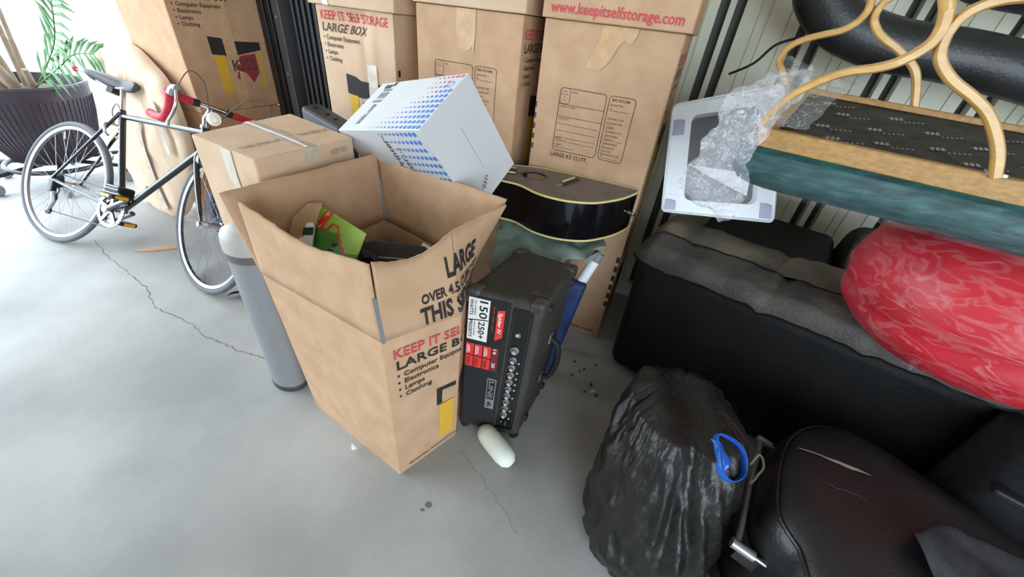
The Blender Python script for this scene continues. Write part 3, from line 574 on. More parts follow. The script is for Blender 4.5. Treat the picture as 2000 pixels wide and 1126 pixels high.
# corners, feet, handle on the right side
for c_,d_ in ((AH[0],(AL[0]+AH[2])/2),(AH[1],(AL[1]+AH[3])/2),(AH[2],None),(AH[3],None)):
    ctr=(AH[0]+AH[1]+AH[2]+AH[3])/4; ix=(ctr-c_); e1=(AH[1]-AH[0]).normalized(); e2=(AH[3]-AH[0]).normalized()
    sx=1 if ix.dot(e1)>0 else -1; sy=1 if ix.dot(e2)>0 else -1
    o=MB().obox(c_+e1*sx*.020+e2*sy*.020+V3(0,0,-.021),e1*.0235,e2*.0235,V3(0,0,.0245)).build('corner_protector',AMPC,t); bevel(o,.012,4,30)
o=MB().obox(AH[1]+(AH[2]-AH[1])*.2+(AH[0]-AH[1])*.12+V3(0,0,.001),(AH[0]-AH[1]).normalized()*.03,(AH[2]-AH[1]).normalized()*.012,V3(0,0,.002)).build('top_vent',AMPC,t)
e2=(AL[2]-AL[1]).normalized(); rn=V3(e2.y,-e2.x,0)
hb=lambda k,z,off: AL[1].lerp(AL[2],k)+(AH[1].lerp(AH[2],k)-AL[1].lerp(AL[2],k))*z+rn*off
hd=MB().tube(crspline([hb(.55,.62,.0),hb(.55,.60,.028),hb(.55,.52,.042),hb(.55,.42,.042),hb(.55,.34,.028),hb(.55,.32,.0)],5),.011,8).build('handle',BLACKR,t,60)
for z in (.625,.315): MB().obox(hb(.55,z,.002),e2*.013,rn*.004,V3(0,0,.018)).build('handle_bracket',SILV,hd)
for k in (.2,.85):
    for z in (.1,.93): MB().lathe([(.016,0),(.014,.012)],hb(k,z,0),12,rn).build('rubber_foot',BLACKR,t,40)
for c_ in AL: MB().lathe([(.018,0),(.018,.014)],(c_*.84+(AL[0]+AL[2])/2*.16)-V3(0,0,.012),12).build('end_foot',BLACKR,t,40)
# foam roll in front of it
fc=V3(.010,.782,.038); fd=V3(.058,-.062,.0).normalized()
mb=MB(); mb.lathe([(.002,-.086),(.018,-.083),(.031,-.068),(.036,-.045),(.037,0),(.036,.045),(.031,.068),(.018,.083),(.002,.086)],fc,20,fd); mb.build('foam_roll',FOAM,None,80,label='short white foam roll on the floor at the foot of the amplifier',cat='foam',loc=fc)
# ------------------------------------------------------------------ white dotted box leaning on the open box
wo=V3(-.305,1.090,.975)*1; A=V3(.102,.187,.131); B=V3(-.354,.261,-.098); C=V3(.157,.104,-.279)
t=thing('printer_box','white carton with blue and pink dots, tipped against the open box','box',wo+(A+B+C)/2)
bevel(MB().hexa([wo,wo+C,wo+C+A,wo+A,wo+B,wo+B+C,wo+A+B+C,wo+A+B]).build('carton_body',WCARD,t),.002,2)
LA,LB_,LC=A.length,B.length,C.length; a_,bn,cn=A.normalized(),B.normalized(),C.normalized()
endf=lambda off:(lambda u,v: wo+a_*u+cn*v-bn*off); topf_=lambda off:(lambda u,v: wo+bn*u+a_*v-cn*off); lowf=lambda off:(lambda u,v: wo+bn*u+cn*v-a_*off)
P=Print(topf_(.001)); R=Print(topf_(.001))
for j in range(11):
    v=LA*(.045+.09*j); n=13-(j if j<6 else 6)- (0 if j<6 else (j%2))
    for i in range(n):
        rad=.0070*(1-i/n)**.8+.0008; u=.014+.0205*i
        red=(j>=6 and i>(9-j)+ (1 if j<10 else 0)) if j>5 else False
        if j in(8,9) and i<2: continue
        (R if red else P).disc(u,v,rad,rad)
P.build('blue_dots',BDOT,t,kind='stuff'); R.build('pink_dots',RDOT,t,kind='stuff')
P=Print(lowf(.001)); 
for j in range(12):
    v=LC*(.045+.083*j)
    for i in range(11-(j%3)+ (j//4)):
        if j in (0,1,2) and i==0: continue
        P.disc(.014+.0205*i,v,.0074*(1-i/13)**.8+.0008)
P.build('blue_dots',BDOT,t,kind='stuff')
P=Print(lambda u,v: lowf(.001)(.30-u*0-v if False else u,v))
def vt(P,fn,tx,u,v,cap,length,du,dv):  # text along direction (du,dv), up = perpendicular
    V,F,W=text_geo(tx,True); k=len(P.V); sx=length/W; sy=cap/.70
    P.V+=[(u+x*sx*du-y*sy*dv, v+x*sx*dv+y*sy*du) for x,y in V]; P.F+=[tuple(i+k for i in f) for f in F]
P=Print(lowf(.001)); vt(P,None,'Printer-',.200,.150,.026,.13,0,-1); P.build('grey_lettering',GINK,t); P=Print(lowf(.001)); vt(P,None,'for...',.165,.165,.024,.10,0,-1); P.build('grey_lettering',GINK,t)
P=Print(topf_(.001)); vt(P,None,'DESKJET TONER',.37,.03,.020,.10,0,1)
for i in range(3): vt(P,None,'||| 100% |||',.355+.018*i,.14,.013,.07,0,1)
P.rect(.365,.215,.405,.235); P.rect(.345,.225,.36,.245); P.build('grey_lettering',GINK,t)
P=Print(topf_(.0011)); P.ring(.036,LA*.80,.014,.002); P.ring(.036,LA*.80,.010,.001); P.build('emblem',BDOT,t)
P=Print(endf(.001)); P.line((LA*.5,LC*.27),(LA*.5,LC*.73),.0018); P.build('flap_joint',mat('joint_shadow',rgb(140,142,142),.9),t)
for a0,b0 in (((0,0),(LA*.5,LC*.27)),((LA,0),(LA*.5,LC*.27)),((0,LC),(LA*.5,LC*.73)),((LA,LC),(LA*.5,LC*.73))): Print(endf(.0007)).line(a0,b0,.001).build('flap_crease',mat('crease',rgb(205,207,207),.9),t)
P=Print(endf(.001)); vt(P,None,'53-031r',LA*.70,LC*.90,.018,.085,.99,-.12) if False else vt(P,None,'53-031r',.050,.300,.016,.080,.88,-.47); P.build('black_lettering',GINK,t)
# ------------------------------------------------------------------ guitar body lying flat
gt=.765; gd=.148
near=[(-.100,1.372),(-.085,1.367),(-.019,1.344),(.046,1.283),(.112,1.253),(.178,1.246),(.251,1.262),(.340,1.322),(.400,1.385),(.425,1.420)]
far=[(.428,1.438),(.400,1.452),(.33,1.480),(.25,1.508),(.15,1.540),(.06,1.562),(-.02,1.560),(-.09,1.545),(-.125,1.50),(-.130,1.43),(-.120,1.39)]
out=[Vector((p.x,p.y,0)) for p in crspline([V3(x,y,0) for x,y in near+far+near[:1]],4)][:-1]
t=thing('acoustic_guitar','dusty acoustic guitar with black sides and cream edging, lying flat by the cartons','guitar',(.15,1.4,gt-gd))
loft([[p+V3(0,0,gt-gd) for p in out],[p+V3(0,0,gt-.003) for p in out]],'sides',GBLK,t,50)
n_=len(out); hole=V3(.032,1.463,0)
# top plate with a real sound hole
hr=.048; ring=[hole+V3(math.cos(a)*hr,math.sin(a)*hr,0) for a in [2*math.pi*k/28 for k in range(28)]]
bm=bmesh.new(); vo=[bm.verts.new(p*1+V3(0,0,gt)) for p in out]; vi=[bm.verts.new(p+V3(0,0,gt)) for p in ring]
ed=[bm.edges.new((vo[i],vo[(i+1)%n_])) for i in range(n_)]+[bm.edges.new((vi[i],vi[(i+1)%28])) for i in range(28)]
bmesh.ops.triangle_fill(bm,use_beauty=True,use_dissolve=False,edges=ed)
bm.verts.index_update(); V=[v.co.copy() for v in bm.verts]; F=[tuple(v.index for v in f.verts) for f in bm.faces if (f.calc_center_median().xy-hole.xy).length>hr*.9]; bm.free()
o=mesh('top_plate',V,F,GTOP,t); solid(o,.003,0)
mb=MB(); mb.torus(hole+V3(0,0,gt+.001),(1,0,0),(0,1,0),hr+.006,.0018,36,6); mb.build('rosette',ROSE,t,60)
MB().lathe([(hr-.003,gt-.05),(hr-.003,gt-.049)],hole,28).build('sound_hole_floor',GWOOD,t)
for z in (gt-.001,gt-gd+.002): MB().tube([p+V3(0,0,z) for p in out],.0042,6,True).build('binding',CREAM,t,70)
br_=MB().obox(V3(.168,1.432,gt+.005),V3(.020,.026,0)*1.6,V3(.008,-.006,0),V3(0,0,.004)).build('bridge',ROSE,t); bevel(br_,.003,2)
MB().obox(V3(.163,1.434,gt+.011),V3(.020,.026,0)*1.2,V3(.0015,-.001,0),V3(0,0,.003)).build('saddle',CREAM,br_)
MB().tube([V3(.115,1.365,gt+.004),V3(.14,1.395,gt+.004)],.004,6).build('string_ball_end',SILV,t)
nk=MB().obox(V3(-.15,1.47,gt+.006),V3(.11,-.006,0),V3(.001,.026,0),V3(0,0,.005)).build('fingerboard',ROSE,t); MB().tube([V3(-.26,1.447,gt+.010),V3(-.04,1.440,gt+.010)],.003,6).build('edge_strip',CREAM,nk); MB().tube([V3(-.26,1.503,gt+.010),V3(-.04,1.492,gt+.010)],.003,6).build('edge_strip',CREAM,nk)
MB().lathe([(.010,0),(.010,.004),(.005,.006),(.005,.012),(.009,.016),(.007,.022)],V3(.408,1.395,gt-.075),14,V3(.75,-.6,0)).build('strap_button',CHROME,t,40)
# ------------------------------------------------------------------ folded camp chair under a sage cloth
t=thing('camp_chair','folded camp chair with white tube and blue fabric beneath the sage cloth','chair',(.2,1.25,0))
MB().tube([V3(.292,1.245,.552),V3(.262,1.235,.47),V3(.20,1.215,.30)],[.020,.021,.021],14).build('frame_tube',WHITEP,t,50)
MB().tube([V3(.303,1.250,.582),V3(.291,1.245,.550)],.0225,14).build('end_cap',GREYP,t,50)
for a,b_ in ((V3(-.02,1.20,.02),V3(.0,1.42,.575)),(V3(.21,1.36,.02),V3(.22,1.40,.575)),(V3(.12,1.24,.02),V3(.05,1.30,.575)),(V3(0.0,1.42,.570),V3(.22,1.40,.570))): MB().tube([a,b_],.012,8).build('leg',GREYP,t,50)
o=MB().hexa([(.13,1.17,.02),(.20,1.15,.02),(.215,1.20,.02),(.145,1.22,.02),(.20,1.205,.47),(.275,1.19,.47),(.285,1.235,.47),(.21,1.25,.47)]).build('fabric_bag',BLUEF,t,60); bevel(o,.02,4,20)
def cloth(u,v):  # u along front (left to right), v from front hem to back
    x=-.085+.405*u; yb=1.30+.17*v-.02*u*v
    z=.600+.006*math.sin(9*u+3*v)
    if v<.55:
        k=(.55-v)/.55; yb=1.39-(.17*k+.10*k*k)*(1-.62*u*u); z=.600-.060*k*k*(1-.75*u)+.010*math.sin(22*u+4*v)*k
    return (x+.02*u*(1-v),yb,z)
crumple('sage_cloth',cloth,40,26,SAGE,None,.014,13,5,.004,80,1,label='sage green cloth draped under the guitar, behind the amplifier',cat='cloth',loc=(.12,1.3,.58))
crumple('hem',lambda u,v:(.255+.075*u,1.20+.06*u+.01*v,.575+.018*math.sin(3.1*u)-.03*v),8,4,SAGE,bpy.data.objects['sage_cloth'],.004,20,2,.004,80,1)
# ------------------------------------------------------------------ floor litter
rr=random.Random(4)
LB2=['dark leaf crumb nearest the amplifier on the floor']
for i,(x,y) in enumerate([(.326,1.270),(.309,1.187),(.343,1.213),(.365,1.229),(.341,1.183),(.356,1.100),(.420,1.263)]):
    a=rr.uniform(0,3); c_,s_=math.cos(a)*.008,math.sin(a)*.008
    MB().prism([(x-c_,y-s_,.0005),(x+s_*.4,y-c_*.4,.0005),(x+c_,y+s_,.0005),(x-s_*.5,y+c_*.5,.0005)],(0,0,.003)).build('leaf_crumb',LABK if i!=4 else PALEG,label='pale green leaf crumb among dark ones on the floor right of the amplifier' if i==4 else 'dark leaf crumb on the bare floor between amplifier and sofa',cat='litter',group='leaf crumbs between the amplifier and the sofa' if i!=4 else None,loc=(x,y,0))
for (x,y,m_,lb,a) in ((.386,1.141,mat('purple_scrap',rgb(70,64,84),.6),'longer purple grey scrap on the floor beside the bin bag',1.5),(.390,1.108,LABW,'tiny white curl of paper on the floor between two purple scraps',.5),(.403,1.088,mat('purple_scrap_b',rgb(74,68,88),.6),'purple grey scrap on the floor, the one closest to the bin bag',.6)):
    c_,s_=math.cos(a)*.014,math.sin(a)*.014
    MB().prism([(x-c_,y-s_,.0005),(x+s_*.5,y-c_*.5,.0005),(x+c_,y+s_,.0005),(x-s_*.4,y+c_*.4,.0005)],(0,0,.005)).build('scrap',m_,label=lb,cat='litter',loc=(x,y,0))
# ================================================================== sofa, arm side towards the camera
D=V3(.834,-.552,0); Nn=V3(.552,.834,0); A0=V3(.462,1.262,0)
def sf(a,b,z): return A0+D*a+Nn*b+V3(0,0,z)
t=thing('leather_sofa','black leather sofa seen from its side, dusty padded armrest on top','sofa',(.95,1.1,0))
def soft_grid(fn,nu,nv,name,m,parent,smooth=80,**k):
    V=[fn(i/nu,j/nv) for j in range(nv+1) for i in range(nu+1)]
    return mesh(name,V,[(j*(nu+1)+i,j*(nu+1)+i+1,(j+1)*(nu+1)+i+1,(j+1)*(nu+1)+i) for j in range(nv) for i in range(nu)],m,parent,smooth,**k)
o=MB().hexa([sf(0,0,.03),sf(1.0,0,.03),sf(1.0,.29,.03),sf(0,.29,.03),sf(-.015,-.010,.585),sf(1.0,-.01,.585),sf(1.0,.29,.585),sf(-.015,.29,.585)]).build('arm_panel',LEATH,t,40); bevel(o,.05,5,30)
def armtop(lo,hi,r0,r1):  # padded roll: s along the arm, q across
    def f(s,q):
        a=-.035+1.05*s; th=math.pi*(lo+(hi-lo)*q); b=.145-.180*math.cos(th); hgt=.105*math.sin(th)**.75 if 0<th<math.pi else 0
        puff=.012*math.sin(math.pi*q)*(1+.5*math.sin(s*11+1)); end=min(1,min(s,1-s)/.06+.0)**.5
        fold=0
        for sc_,k_ in ((.42,1),(.68,.8),(.14,.6)): fold-=.014*k_*math.exp(-((s-sc_-.03*q)/.018)**2)
        w_=.006*noise.noise(V3(s*14,q*5,lo*9))+.004*noise.noise(V3(s*30,q*9,lo*3))
        return sf(a*(1)+.0,.145+(b-.145)*(.75+.25*end)+0,.573+(hgt+puff+fold+w_)*end)
    return f
soft_grid(armtop(0,.36,0,1),90,18,'armrest_front_panel',DARKL,t); soft_grid(armtop(.36,1.0,0,1),70,18,'armrest_top_panel',DUST,t)
MB().tube([armtop(0,.36,0,1)(i/60,1.0)+V3(0,0,.001) for i in range(61)],.0028,6).build('seam',LEATH,t,60)
MB().tube([armtop(0,.36,0,1)(i/60,0.0)+V3(0,0,.003) for i in range(61)],.0045,6).build('piping',LEATH,t,60)
o=MB().hexa([sf(.03,.29,.04),sf(.80,.29,.04),sf(.80,.80,.04),sf(.03,.80,.04),sf(.03,.29,.30),sf(.80,.29,.30),sf(.80,.80,.30),sf(.03,.80,.30)]).build('seat_base',LEATH,t); bevel(o,.03,3,30)
o=MB().hexa([sf(.10,.30,.30),sf(.58,.30,.30),sf(.58,.79,.30),sf(.10,.79,.30),sf(.10,.30,.62),sf(.58,.30,.62),sf(.58,.79,.62),sf(.10,.79,.62)]).build('seat_cushion',LEATH,t,60); bevel(o,.04,4,30)
MB().tube([sf(.10,.33,.585),sf(.10,.76,.585)],.005,6).build('piping',VINYL,t)
o=MB().hexa([sf(.56,.29,.30),sf(.82,.29,.30),sf(.82,.80,.30),sf(.56,.80,.30),sf(.60,.29,.70),sf(.84,.29,.70),sf(.84,.80,.70),sf(.60,.80,.70)]).build('backrest',LEATH,t,60); bevel(o,.06,4,30)
for a,b in ((.12,.10),(.76,.10),(.12,.72),(.76,.72)): MB().lathe([(.025,0),(.03,.035)],sf(a,b,0),14).build('foot',BLACKR,t)
# ------------------------------------------------------------------ white plastic frame with grey pane
t=thing('plastic_frame','white plastic tray frame with grey translucent pane, tilted on the sofa','frame',(.68,1.38,.72))
f0=[V3(.520,1.390,.712),V3(.885,1.305,.752),V3(.806,1.470,1.160),V3(.486,1.530,1.052)]
fx=(f0[1]-f0[0]).normalized(); fz=((f0[3]-f0[0])).normalized(); fnm=fx.cross(fz).normalized()
fr0=lambda u,v: f0[0]*(1-u)*(1-v)+f0[1]*u*(1-v)+f0[2]*u*v+f0[3]*(1-u)*v
def rrpts(u0,v0,u1,v1,r,n=6,arch=0):
    P=[]
    for cx,cy,a0 in ((u1-r,v1-r,0),(u0+r,v1-r,90),(u0+r,v0+r,180),(u1-r,v0+r,270)):
        for k in range(n+1): a=math.radians(a0+90*k/n); P.append((cx+r*math.cos(a),cy+r*math.sin(a)+arch*max(0,1-((cx+r*math.cos(a)-.5)/.5)**2)*(1 if cy>.5 else 0)))
    return P
N0=fnm if fnm.y<0 else -fnm
oo=rrpts(0,0,1,1,.05,6,.03); ii=rrpts(.20,.13,.84,.88,.06,6,0); i2=rrpts(.21,.14,.83,.87,.06,6,0)
def fp(p,off): return fr0(*p)+N0*off
n=len(oo); V=[fp(p,0) for p in oo]+[fp(p,.012) for p in oo]+[fp(((p[0]-.5)*.975+.5,(p[1]-.5)*.975+.5),.016) for p in oo]+[fp(((p[0]-.5)*.955+.5,(p[1]-.5)*.955+.5),.010) for p in oo]+[fp(p,.010) for p in ii]+[fp(p,-.035) for p in i2]
Fs=[(a*n+k,a*n+(k+1)%n,(a+1)*n+(k+1)%n,(a+1)*n+k) for a in range(5) for k in range(n)]
mesh('rim',V,Fs,WHITEP,t,40)
mesh('back_skirt',[fp(p,0) for p in oo]+[fp(((p[0]-.5)*.97+.5,(p[1]-.5)*.97+.5),-.06) for p in oo],[(k,(k+1)%n,n+(k+1)%n,n+k) for k in range(n)],WHITEP,t,40)
mesh('pane',[fp(p,-.034) for p in i2]+[fp(p,-.038) for p in i2],[tuple(range(n)),tuple(range(2*n-1,n-1,-1))]+[(k,(k+1)%n,n+(k+1)%n,n+k) for k in range(n)],PANE,t)
for u0_,v0_,u1_,v1_ in ((.03,.72,.14,.86),(.03,.03,.13,.13),(.87,.03,.97,.15)):
    MB().hexa([fp((u0_,v0_),.008),fp((u1_,v0_),.008),fp((u1_,v1_),.008),fp((u0_,v1_),.008),fp((u0_,v0_),.0125),fp((u1_,v0_),.0125),fp((u1_,v1_-.03),.0125),fp((u0_,v1_),.0125)]).build('corner_pocket',LILAC,t)
for u_ in (.30,.58): MB().hexa([fp((u_,.90),.008),fp((u_+.012,.90),.008),fp((u_+.012,.985),.008),fp((u_,.985),.008),fp((u_,.90),.0135),fp((u_+.012,.90),.0135),fp((u_+.012,.985),.0135),fp((u_,.985),.0135)]).build('rib',WHITEP,t)
for v_ in (.17,.70): MB().hexa([fp((.03,v_),.008),fp((.19,v_),.008),fp((.19,v_+.01),.008),fp((.03,v_+.01),.008),fp((.03,v_),.0125),fp((.19,v_),.0125),fp((.19,v_+.01),.0125),fp((.03,v_+.01),.0125)]).build('rib',WHITEP,t)
MB().hexa([fp((.24,.46),-.034),fp((.80,.38),-.034),fp((.78,.20),-.034),fp((.42,.36),-.034),fp((.24,.46),-.030),fp((.80,.38),-.030),fp((.78,.20),-.030),fp((.42,.36),-.030)]).build('pale_liner',SHEETW,t)
# ------------------------------------------------------------------ bentwood chair upside down, wrapped in film
U1=V3(.905,-.425,-.02).normalized(); NP=V3(.425,.905,0).normalized()
N1=V3(.534,1.001,1.099)
t=thing('bentwood_chair','upside down bentwood chair with green seat, its dark underside facing up','chair',(.85,1.02,1.0))
CH=t
ulen=.66
def edge_pts(p0,p1): return p0,p1
nT0,nT1=N1,N1+U1*ulen; nB0,nB1=N1+V3(.003,-.002,-.043),N1+U1*ulen+V3(0,0,-.047)
fT0,fT1=V3(.805,1.370,1.168),V3(1.37,1.105,1.150); fB0,fB1=fT0-V3(0,0,.028),fT1-V3(0,0,.026)
off=NP*.030
bevel(MB().hexa([nB0,nB1,nB1+off,nB0+off,nT0,nT1,nT1+off,nT0+off]).build('seat_rail',OAKR,t),.004,2)
bevel(MB().hexa([fB0-off,fB1-off,fB1,fB0,fT0-off,fT1-off,fT1,fT0]).build('seat_rail',OAKR,t),.004,2)
lo_=V3(0,0,-.004)
bevel(MB().hexa([nB0,nB0+U1*.03,fB0+U1*.03,fB0,nT0+lo_,nT0+U1*.03+lo_,fT0+U1*.03+lo_,fT0+lo_]).build('seat_rail',OAKR,t),.004,2)
bevel(MB().hexa([nB1-U1*.03,nB1,fB1,fB1-U1*.03,nT1-U1*.03+lo_,nT1+lo_,fT1+lo_,fT1-U1*.03+lo_]).build('seat_rail',OAKR,t),.004,2)
dz=V3(0,0,-.014); dc=[nT0+off+U1*.028+dz,nT1+off-U1*.028+dz,fT1-off-U1*.028+dz,fT0-off+U1*.028+dz]
o=mesh('dust_cover',*grid(patch(*dc,1,1,0,lambda s,q:-.006*math.sin(math.pi*s)*math.sin(math.pi*q)),1,1,16,12),DUSTC,t,80); solid(o,.002,-1)
fdc=patch(*dc,1,1,.0025,lambda s,q:-.006*math.sin(math.pi*s)*math.sin(math.pi*q)); P=Print(fdc); rr=random.Random(11)
for iu,iv in ((.12,.30),(.16,.62),(.34,.20),(.30,.45),(.36,.75),(.52,.32),(.50,.60),(.62,.15),(.66,.48),(.72,.75),(.80,.28),(.86,.58),(.18,.10),(.92,.15),(.08,.80)):
    for k in range(3): P.rect(iu+.017*k,iv+.010*k,iu+.011+.017*k,iv+.055+.010*k)
    P.line((iu-.012,iv+.024),(iu+.052,iv+.040),.008)
    for k in range(5): P.rect(iu+.055+.016*k,iv+.012*k-.01,iu+.063+.016*k,iv+.02+.012*k-.01)
P.build('pale_print',PRINTW,t,kind='stuff')
# upholstered seat below the rails: rounded block
cc0=[nB0-NP*.012-U1*.025,nB1-NP*.012+U1*.03,fB1+NP*.012+U1*.03,fB0+NP*.012-U1*.025]
V=[];F=[]; 
prof=[(0,1.0),(-.012,1.03),(-.035,1.055),(-.058,1.05),(-.078,1.0),(-.092,.90),(-.098,.7)]
cm=(cc0[0]+cc0[1]+cc0[2]+cc0[3])/4
def seatring(scale,dz_):
    out=[]
    for i in range(4):
        a,b=cc0[i],cc0[(i+1)%4]
        for k in range(12):
            p=a.lerp(b,k/12); d=p-cm; d.z*=1; r_=1-.035*(math.cos(4*math.pi*0))
            kk=k/12; rnd=1-.05*(max(0,abs(kk-.5)-.36)/.14)**2
            out.append(cm+V3(d.x,d.y,d.z)*1.0*rnd*V3(1,1,1).x*1.0*1 + V3(d.x,d.y,0).normalized()*((scale-1)*.35) + V3(0,0,dz_))
    return out
loft([seatring(s,z) for z,s in prof],'seat_cushion',GREENF,t,80)
RN1=[(.534,1.001,1.099),(.551,.993,1.150),(.575,.982,1.183),(.611,.965,1.214),(.638,.952,1.229),(.672,.936,1.240),(.697,.924,1.253),(.717,.915,1.273),(.728,.910,1.291),(.729,.909,1.314),(.723,.912,1.336),(.714,.916,1.353),(.701,.923,1.374),(.68,.933,1.41),(.65,.95,1.45),(.60,.97,1.48)]
RN2=[(.925,.818,1.088),(.906,.826,1.127),(.883,.837,1.161),(.855,.850,1.192),(.822,.866,1.215),(.787,.882,1.234),(.764,.893,1.252),(.748,.900,1.271),(.741,.904,1.296),(.741,.904,1.319),(.749,.900,1.338),(.767,.892,1.353),(.791,.880,1.362),(.824,.865,1.366),(.87,.845,1.36),(.92,.82,1.345)]
RF1=[(.771,1.387,1.160),(.728,1.407,1.216),(.723,1.409,1.235),(.734,1.404,1.263),(.764,1.390,1.285),(.800,1.373,1.300),(.831,1.358,1.313),(.853,1.348,1.334),(.863,1.344,1.359),(.859,1.345,1.383),(.848,1.350,1.415),(.82,1.36,1.45)]
RF2=[(1.059,1.251,1.158),(1.035,1.263,1.213),(1.010,1.274,1.249),(.964,1.296,1.282),(.919,1.317,1.306),(.895,1.329,1.327),(.882,1.334,1.349),(.884,1.334,1.377),(.894,1.329,1.390),(.915,1.319,1.409),(.95,1.30,1.42)]
for R_,wn,wt,push in ((RN1,.012,.0085,.014),(RN2,.011,.0088,.014),(RF1,.012,.009,-.014),(RF2,.011,.009,-.014)):
    pts=[Vector(p)+NP*push*0 for p in crspline(R_,4)]
    ww=[wt*(.85+.5*i/len(pts)) for i in range(len(pts))] if R_ is RN1 else wt
    MB().ribbon(pts,NP,wn,ww).build('bent_leg',OAK,t,50)
MB().tube([V3(.7345,.907,1.300),V3(.7365,.906,1.318)],.010,8).build('joint_block',CHROME,t); 
MB().obox(V3(.930,.826,1.092),U1*.016,NP*.008,V3(0,0,.003)).build('leg_bracket',SILV,t)
# loose film
def fcurt(u,v):
    cl=[V3(.610,1.12,1.21),V3(.545,1.05,1.175),V3(.507,1.005,1.135),V3(.478,.985,1.08),V3(.470,.99,1.015),V3(.475,1.0,.955),V3(.515,1.01,.905),V3(.560,1.02,.85)]
    wd=[.05,.075,.070,.06,.065,.075,.055,.008]
    k=v*7; i=min(6,int(k)); f_=k-i; c=cl[i].lerp(cl[i+1],f_); w_=wd[i]*(1-f_)+wd[i+1]*f_
    a=2*math.pi*u; return c+U1*math.cos(a)*w_+NP*math.sin(a)*w_*.45+V3(0,0,.3*w_*math.cos(a))
crumple('film_bundle',fcurt,46,64,FILM,t,.017,26,2,0,24,0)
crumple('film_sheet',lambda u,v: (nT0.lerp(fT0,v)+V3(-.03,-.005,.0)).lerp((nB0.lerp(fB0,v)+V3(-.05,-.01,-.07)),u),20,40,FILM,t,.010,24,4,0,24,0)
crumple('film_sheet',lambda u,v: V3(.530,1.010,1.10).lerp(V3(.735,1.40,1.235),v).lerp(V3(.66,1.02,1.105).lerp(V3(.93,1.33,1.19),v),u)+V3(0,0,.02*math.sin(3*v)),24,30,FILM,t,.009,22,6,0,24,0)
crumple('film_sheet',lambda u,v: (nB0-NP*.036-U1*.02).lerp(nB0+U1*.66-NP*.036,u)+V3(0,0,-.005-.085*v),24,12,FILMS,t,.002,20,8,0,60,1)
# ------------------------------------------------------------------ red wrapped pouffe
t=thing('red_pouffe','round red vinyl pouffe wrapped in clear film under the upside down chair','pouffe',(1.27,.87,.6))
pc=V3(1.225,.865,.785)
def pouf(k,nz,seed):
    def f(u,v):
        th=2*math.pi*u; ph=math.pi*(v-.5); ct=abs(math.cos(ph))**.72; st=math.copysign(abs(math.sin(ph))**.85,math.sin(ph))
        x,y,z=math.cos(th)*ct*.315,math.sin(th)*ct*.30,st*.186
        d=V3(x,y,z); n_=nz*(noise.noise(V3(x*16+seed,y*16,z*16))+.5*noise.noise(V3(x*34+seed,y*34,z*34)))
        n_-=0 if nz<.003 else .010*math.exp(-((z-.02-x*.25)/.02)**2)
        return pc+d*k+d.normalized()*n_
    return f
def closed(fn,nu,nv,name,m,parent):
    V=[fn(i/nu,j/nv) for j in range(nv+1) for i in range(nu)]; return mesh(name,V,[(j*nu+i,j*nu+(i+1)%nu,(j+1)*nu+(i+1)%nu,(j+1)*nu+i) for j in range(nv) for i in range(nu)],m,parent,85)
closed(pouf(1,.004,0),64,32,'cushion',REDV,t); closed(pouf(1.02,.009,5),170,80,'film_wrap',FILMR,t).data.set_sharp_from_angle(angle=math.radians(22))
MB().tube([pouf(1.0,.002,0)(i/48,.5) for i in range(48)],.004,6,True).build('seam',REDV,t,60)
crumple('film_tail',lambda u,v:(.98+.05*u,.72+.0*v+.03*u,.70-.05*v),6,6,FILMR,t,.012,30,1,0)
# ------------------------------------------------------------------ black chair back against the wall
t=thing('office_chair','black curved office chair back leaning against the ribbed wall','chair',(1.3,1.75,0))
def wp(u_,v_,z): return RU*u_+RV*v_+V3(0,0,z)
def shell(path,v_,th,name,m,wd):
    mb=MB(); V=[];F=[]; n=12
    P=crspline([V3(a,0,b) for a,b in path],5)
    for i,p in enumerate(P):
        tn=(P[min(i+1,len(P)-1)]-P[max(i-1,0)]).normalized(); nx=V3(-tn.z,0,tn.x)
        e=min(1,min(i+1.2,len(P)-i+.2)/4)**.5
        for k in range(n):
            a=2*math.pi*k/n; q=p+nx*math.cos(a)*wd*e; V.append(wp(q.x,v_+math.sin(a)*th*e,q.z))
    L_=len(P); F=[(i*n+k,i*n+(k+1)%n,(i+1)*n+(k+1)%n,(i+1)*n+k) for i in range(L_-1) for k in range(n)]+[tuple(range(n-1,-1,-1)),tuple((L_-1)*n+k for k in range(n))]
    return mb.add(V,F).build(name,m,t,70)
shell([(.245,1.50),(.265,1.42),(.36,1.345),(.52,1.30),(.75,1.285),(1.05,1.24),(1.5,1.15)],1.86,.05,'backrest',VINYL,.075)
shell([(.62,1.47),(.80,1.455),(1.1,1.43),(1.6,1.38)],1.92,.04,'headrest',VINYL,.045)
MB().tube([wp(1.25,1.9,1.2),wp(1.22,1.85,.6),wp(1.2,1.8,.06)],.03,12).build('column',BLACKM,t,60)
for k in range(5): MB().tube([wp(1.2,1.8,.07),wp(1.2+.25*math.cos(k*1.257),1.8+.22*math.sin(k*1.257),.03)],[.022,.015],8).build('base_spoke',BLACKM,t)
MB().tube(crspline([wp(-.01+.10,1.90,1.155),wp(.16,1.90,1.20),wp(.205,1.90,1.262),wp(.26,1.90,1.290)],5),.005,6).build('cable',BLACKR,t,60)
